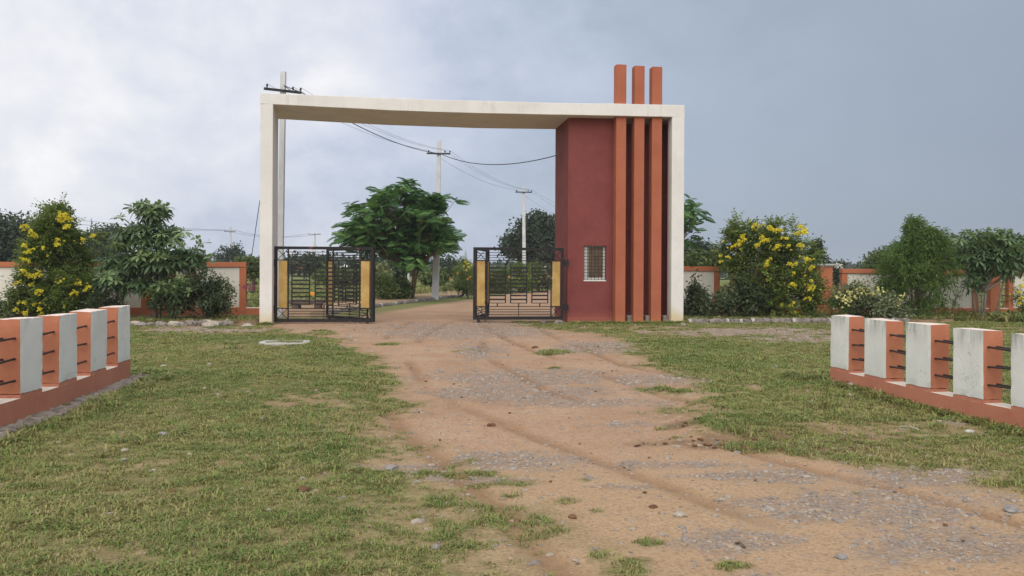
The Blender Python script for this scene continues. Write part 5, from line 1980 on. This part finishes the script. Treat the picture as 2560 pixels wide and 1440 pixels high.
for k, (px, py, w, d, lab) in enumerate(((1245, 700, 40, 56, 'flower-dotted bush behind the left part of booth-side gate'), (1300, 695, 34, 58, 'green bush around the third power pole foot'), (1350, 690, 36, 60, 'tall green bush behind the gate close to the booth'))):
    b_ = bush('garden_bush', lab, 'bush', at(px, d, .05), [blob(px, py, w, 30, d), blob(px + 15, py + 15, w * .8, 20, d)], 'leaf_weed' if k != 1 else 'leaf_tecoma', 1100, 147 + k, 'simple', (.14, .07), 6, 'bushes beyond the right gate')
    put_flowers(b_, at(px, d, .05), [(px + r2.uniform(-w, w), py + r2.uniform(-20, 15), 7, d - 1.4) for q in range(5)], FL_O if k == 0 else FL_Y, rr)
for k, (px, py, rx, ry, d, lab, mt) in enumerate(((955, 715, 32, 32, 41, 'leafy weed clump beside the left gate free end', 'leaf_weed'), (1000, 722, 26, 22, 42, 'green weed clump beside the orange marker stone', 'leaf_weed'), (1080, 690, 30, 14, 60, 'grassy shrub behind the second power pole', 'leaf_weed'), (940, 680, 34, 16, 55, 'white-flecked bush beyond the left gate', 'leaf_variegated'),
                                                     (985, 668, 50, 30, 62, 'dark tree behind the flame tree trunk', 'leaf_far'), (915, 668, 44, 30, 66, 'dark bushy tree seen through the left gate', 'leaf_far'), (765, 660, 60, 20, 80, 'dark distant bush row behind left gate top', 'leaf_far'), (1120, 668, 50, 18, 90, 'dark thicket right of the second power pole', 'leaf_far'), (840, 690, 60, 12, 60, 'low yellow-green weeds behind the left gate', 'leaf_weed'))):
    leafy_tree('thicket', lab, 'bush', at(px, d, .0), [blob(px, py, rx, ry, d), blob(px + rx * .4, py + ry * .2, rx * .7, ry * .8, d)], 900, 530 + k, .0042 * d if d > 44 else .13, mt, group='bushes inside the gate', trunk_r=.05)


# far woodland: reads as one mass
def woodland():
    r = np.random.default_rng(600)
    Lf = Leafage()
    for k in range(230):
        px = r.uniform(-500, 3100)
        d = r.uniform(150, 330)
        topy = np.interp(px, [-500, 0, 300, 560, 700, 900, 1180, 1400, 1800, 2150, 2300, 2560, 3100], [634, 634, 638, 640, 644, 644, 660, 660, 660, 663, 657, 657, 657]) + r.uniform(-6, 9)
        c = P(px, topy, d)
        h = max(1.2, c.z)
        w = h * r.uniform(.7, 1.5) + 1.0
        n = 130
        q, dd, rad = in_blobs([(np.array([c.x, d, h * .55]), np.array([w, w * .8, h * .48]))], n, r, .3)
        v, f = leaves(q, rdir(n, r), rdir(n, r, .5), .0052 * d * r.uniform(.7, 1.5, n), .004 * d * np.ones(n), .1)
        Lf.add(v, f, np.clip(r.uniform(.05, .7) + r.normal(0, .1, n), 0, 1))
    tag(Lf.build('distant_woodland', M['leaf_far']), 'low dark woodland along the horizon', None, None, 'stuff')


woodland()


# ------------------------------------------------------------------ power poles and lines
def pole(label, px_top, py_top, px_base, d, arm_py, arm_w, arm_ang=.0, w0=.30, w1=.17, arm_px=None, depth=.9):
    top = P(px_top, py_top, d)
    base = Vector((P(px_base, 700, d).x, d, 0))
    o = thing('power_pole', label, 'power pole', base, 0, 'concrete power poles')
    t = top - base
    m = MB()
    a, b = w0 / 2, w1 / 2
    m.hexa([(-a, -a * depth, -.2), (a, -a * depth, -.2), (a, a * depth, -.2), (-a, a * depth, -.2),
            (t.x - b, -b * depth, t.z), (t.x + b, -b * depth, t.z), (t.x + b, b * depth, t.z), (t.x - b, b * depth, t.z)])
    m.build('shaft', M['pole_concrete'], o, bevel=.01)
    ac = P(arm_px if arm_px else px_top, arm_py, d) - base
    arm = MB()
    c, s = math.cos(arm_ang), math.sin(arm_ang)
    hw = arm_w / 2

    def q(x, y, z):
        return (ac.x + x * c - y * s, ac.y - b * 1.6 + x * s + y * c, ac.z + z)
    arm.hexa([q(-hw, -.04, -.035), q(hw, -.04, -.035), q(hw, .04, -.035), q(-hw, .04, -.035), q(-hw, -.04, .04), q(hw, -.04, .04), q(hw, .04, .04), q(-hw, .04, .04)])
    arm.build('cross_arm', M['bar_black'], o)
    tips = []
    for f in (-.42, .02 + .25, .48):
        p = q(hw * 2 * f, 0, .04)
        i = MB()
        i.tube([p, (p[0], p[1], p[2] + .05), (p[0], p[1], p[2] + .09), (p[0], p[1], p[2] + .13)], [.012, .030, .038, .02], 8)
        i.build('insulator', M['porcelain'], o)
        tips.append(Vector((p[0], p[1], p[2] + .13)) + base)
    return o, tips


p1, t1 = pole('concrete power pole standing behind the left white post', 708.5, 179, 699, 28.0, 229, 1.22, .55, .19, .165, 710)
st = MB()
a = P(710, 214, 27.9) - p1.location
st.tube([a, P(760, 234, 27.6) - p1.location], .014, 5)
st.tube([a, P(735, 232, 27.6) - p1.location], .014, 5)
st.build('arm_brace', M['bar_black'], p1)
p2, t2 = pole('concrete power pole behind the flame tree', 1098.5, 352, 1088, 44.5, 385, 1.22, .12, .36, .18, 1097)
p3, t3 = pole('slender power pole seen above the right gate', 1309, 466, 1311, 62.0, 481, 1.2, .1, .30, .18)
p4, t4 = pole('far power pole beyond the left wall', 575.5, 567, 578, 128.0, 579, 1.7, .3, .30, .22)
p5, t5 = pole('far braced power pole above the left gate', 787, 581, 787, 140.0, 586, 2.0, .3, .30, .22)
br_ = MB()
a = P(787, 603, 140) - p5.location
for bx in (-1.3, 2.0):
    br_.tube([a, (bx, -.2, 0)], .11 if bx < 0 else .04, 5)
br_.build('strut', M['pole_concrete'], p5)
p6, t6 = pole('very distant power pole right of the pier', 2213, 613, 2213, 150.0, 616, 1.6, .2, .28, .2)
pz = Vector((P(1021, 695, 55).x, 55, 0))
o = MB().box((-.06, -.06, -.1), (.06, .06, P(1020, 661, 55).z)).build('fence_post', M['pole_concrete'], bevel=.01)
o.location = pz
tag(o, 'short pale post standing beyond the flame tree', 'post')


def sag(a, b, drop, n=14):
    a, b = Vector(a), Vector(b)
    return [a.lerp(b, k / n) - Vector((0, 0, drop * 4 * (k / n) * (1 - k / n))) for k in range(n + 1)]


def line(label, spans, drop, r=.008):
    base = spans[0][0].copy()
    o = thing('power_line', label, 'power line', base, 0, 'overhead power lines')
    for a, b in spans:
        MB().tube([p - base for p in sag(a, b, drop)], r, 4).build('wire', M['bar_black'], o)


line('thin wires running from the pole at white post to the tree pole', list(zip(t1, t2)), .35, .0055)
line('thin wires running from the tree pole to the pole above right gate', list(zip(t2, t3)), .4, .007)
line('faint wires leaving the third pole towards the booth side', [(t3[i], t3[i] + Vector((6 + i, 22, -1.2))) for i in range(3)], .3, .007)
line('faint far wires between the distant left poles', [(t4[0], t5[0]), (t4[2], t5[2])], .8, .018)
line('faint wires crossing above the left yellow shrub', [(t4[0], P(-200, 520, 90)), (t4[2], P(-200, 500, 90))], .6, .018)


def cable():
    a, m_, b = P(760, 236, 27.9), P(1100, 384, 41.6), AW(S(1400, 384, 1.6)[0], 1.6, S(1400, 384, 1.6)[1])
    b = AW(S(1392, 384, 1.4)[0] + .1, 1.4, S(1392, 386, 1.4)[1])
    pts = sag(a, m_, .35, 16) + sag(m_, b, .42, 16)[1:]
    o = thing('service_cable', 'thick black cable sagging from the pole behind post to the booth', 'cable', a)
    MB().tube([p - a for p in pts], .017, 5).build('cable', M['bar_black'], o)


cable()
gw = MB().tube([P(650, 500, 29.0), P(629, 640, 29.0)], .012, 4).build('guy_wire', M['bar_black'])
tag(gw, 'slanting guy wire just left of the white post', 'guy wire')


# ------------------------------------------------------------------ far small buildings
def house(label, px0, px1, py_top, d, hh):
    x0, x1 = P(px0, 670, d).x, P(px1, 670, d).x
    zt = P(px0, py_top, d).z
    o = thing('small_house', label, 'house', ((x0 + x1) / 2, d, 0))
    w = (x1 - x0) / 2
    MB().box((-w, 0, -.2), (w, 3.5, zt)).build('wall', M['house_white'], o)
    MB().box((-w - .15, -.2, zt + .002), (w + .15, 3.7, zt + .14)).build('roof', M['roof_sheet'], o)
    MB().box((-w * .4, -.03, zt * .35), (w * .4, -.004, zt * .7)).build('window', M['house_window'], o)


house('small white house far behind the gate at the booth', 1356, 1392, 648, 95, 3)
hut = thing('roadside_hut', 'tiny pale hut with a pointed roof seen through left gate', 'hut', at(862, 100))
z = P(862, 672, 100).z
MB().box((-.5, -.5, -.1), (.5, .5, z)).build('wall', M['hut_yellow'], hut)
zt = P(862, 659, 100).z
MB().add([(-.7, -.7, z + .002), (.7, -.7, z + .002), (.7, .7, z + .002), (-.7, .7, z + .002), (0, 0, zt)], [(3, 2, 1, 0), (0, 1, 4), (1, 2, 4), (2, 3, 4), (3, 0, 4)]).build('roof', M['house_white'], hut)


# ------------------------------------------------------------------ damp air
hz, ht, hb = new_mat('haze')
ht.nodes.remove(hb)
pv = N(ht, 'ShaderNodeVolumePrincipled')
pv.inputs['Color'].default_value = (0.86, 0.90, 0.96, 1)
pv.inputs['Density'].default_value = 0.0005
pv.inputs['Anisotropy'].default_value = 0.0
LK(ht, pv.outputs[0], ht.nodes['Material Output'].inputs['Volume'])
tag(MB().box((-3100, -260, -1.2), (3100, 4900, 10.5)).build('haze', hz), 'thin damp haze over the fields', kind='stuff')
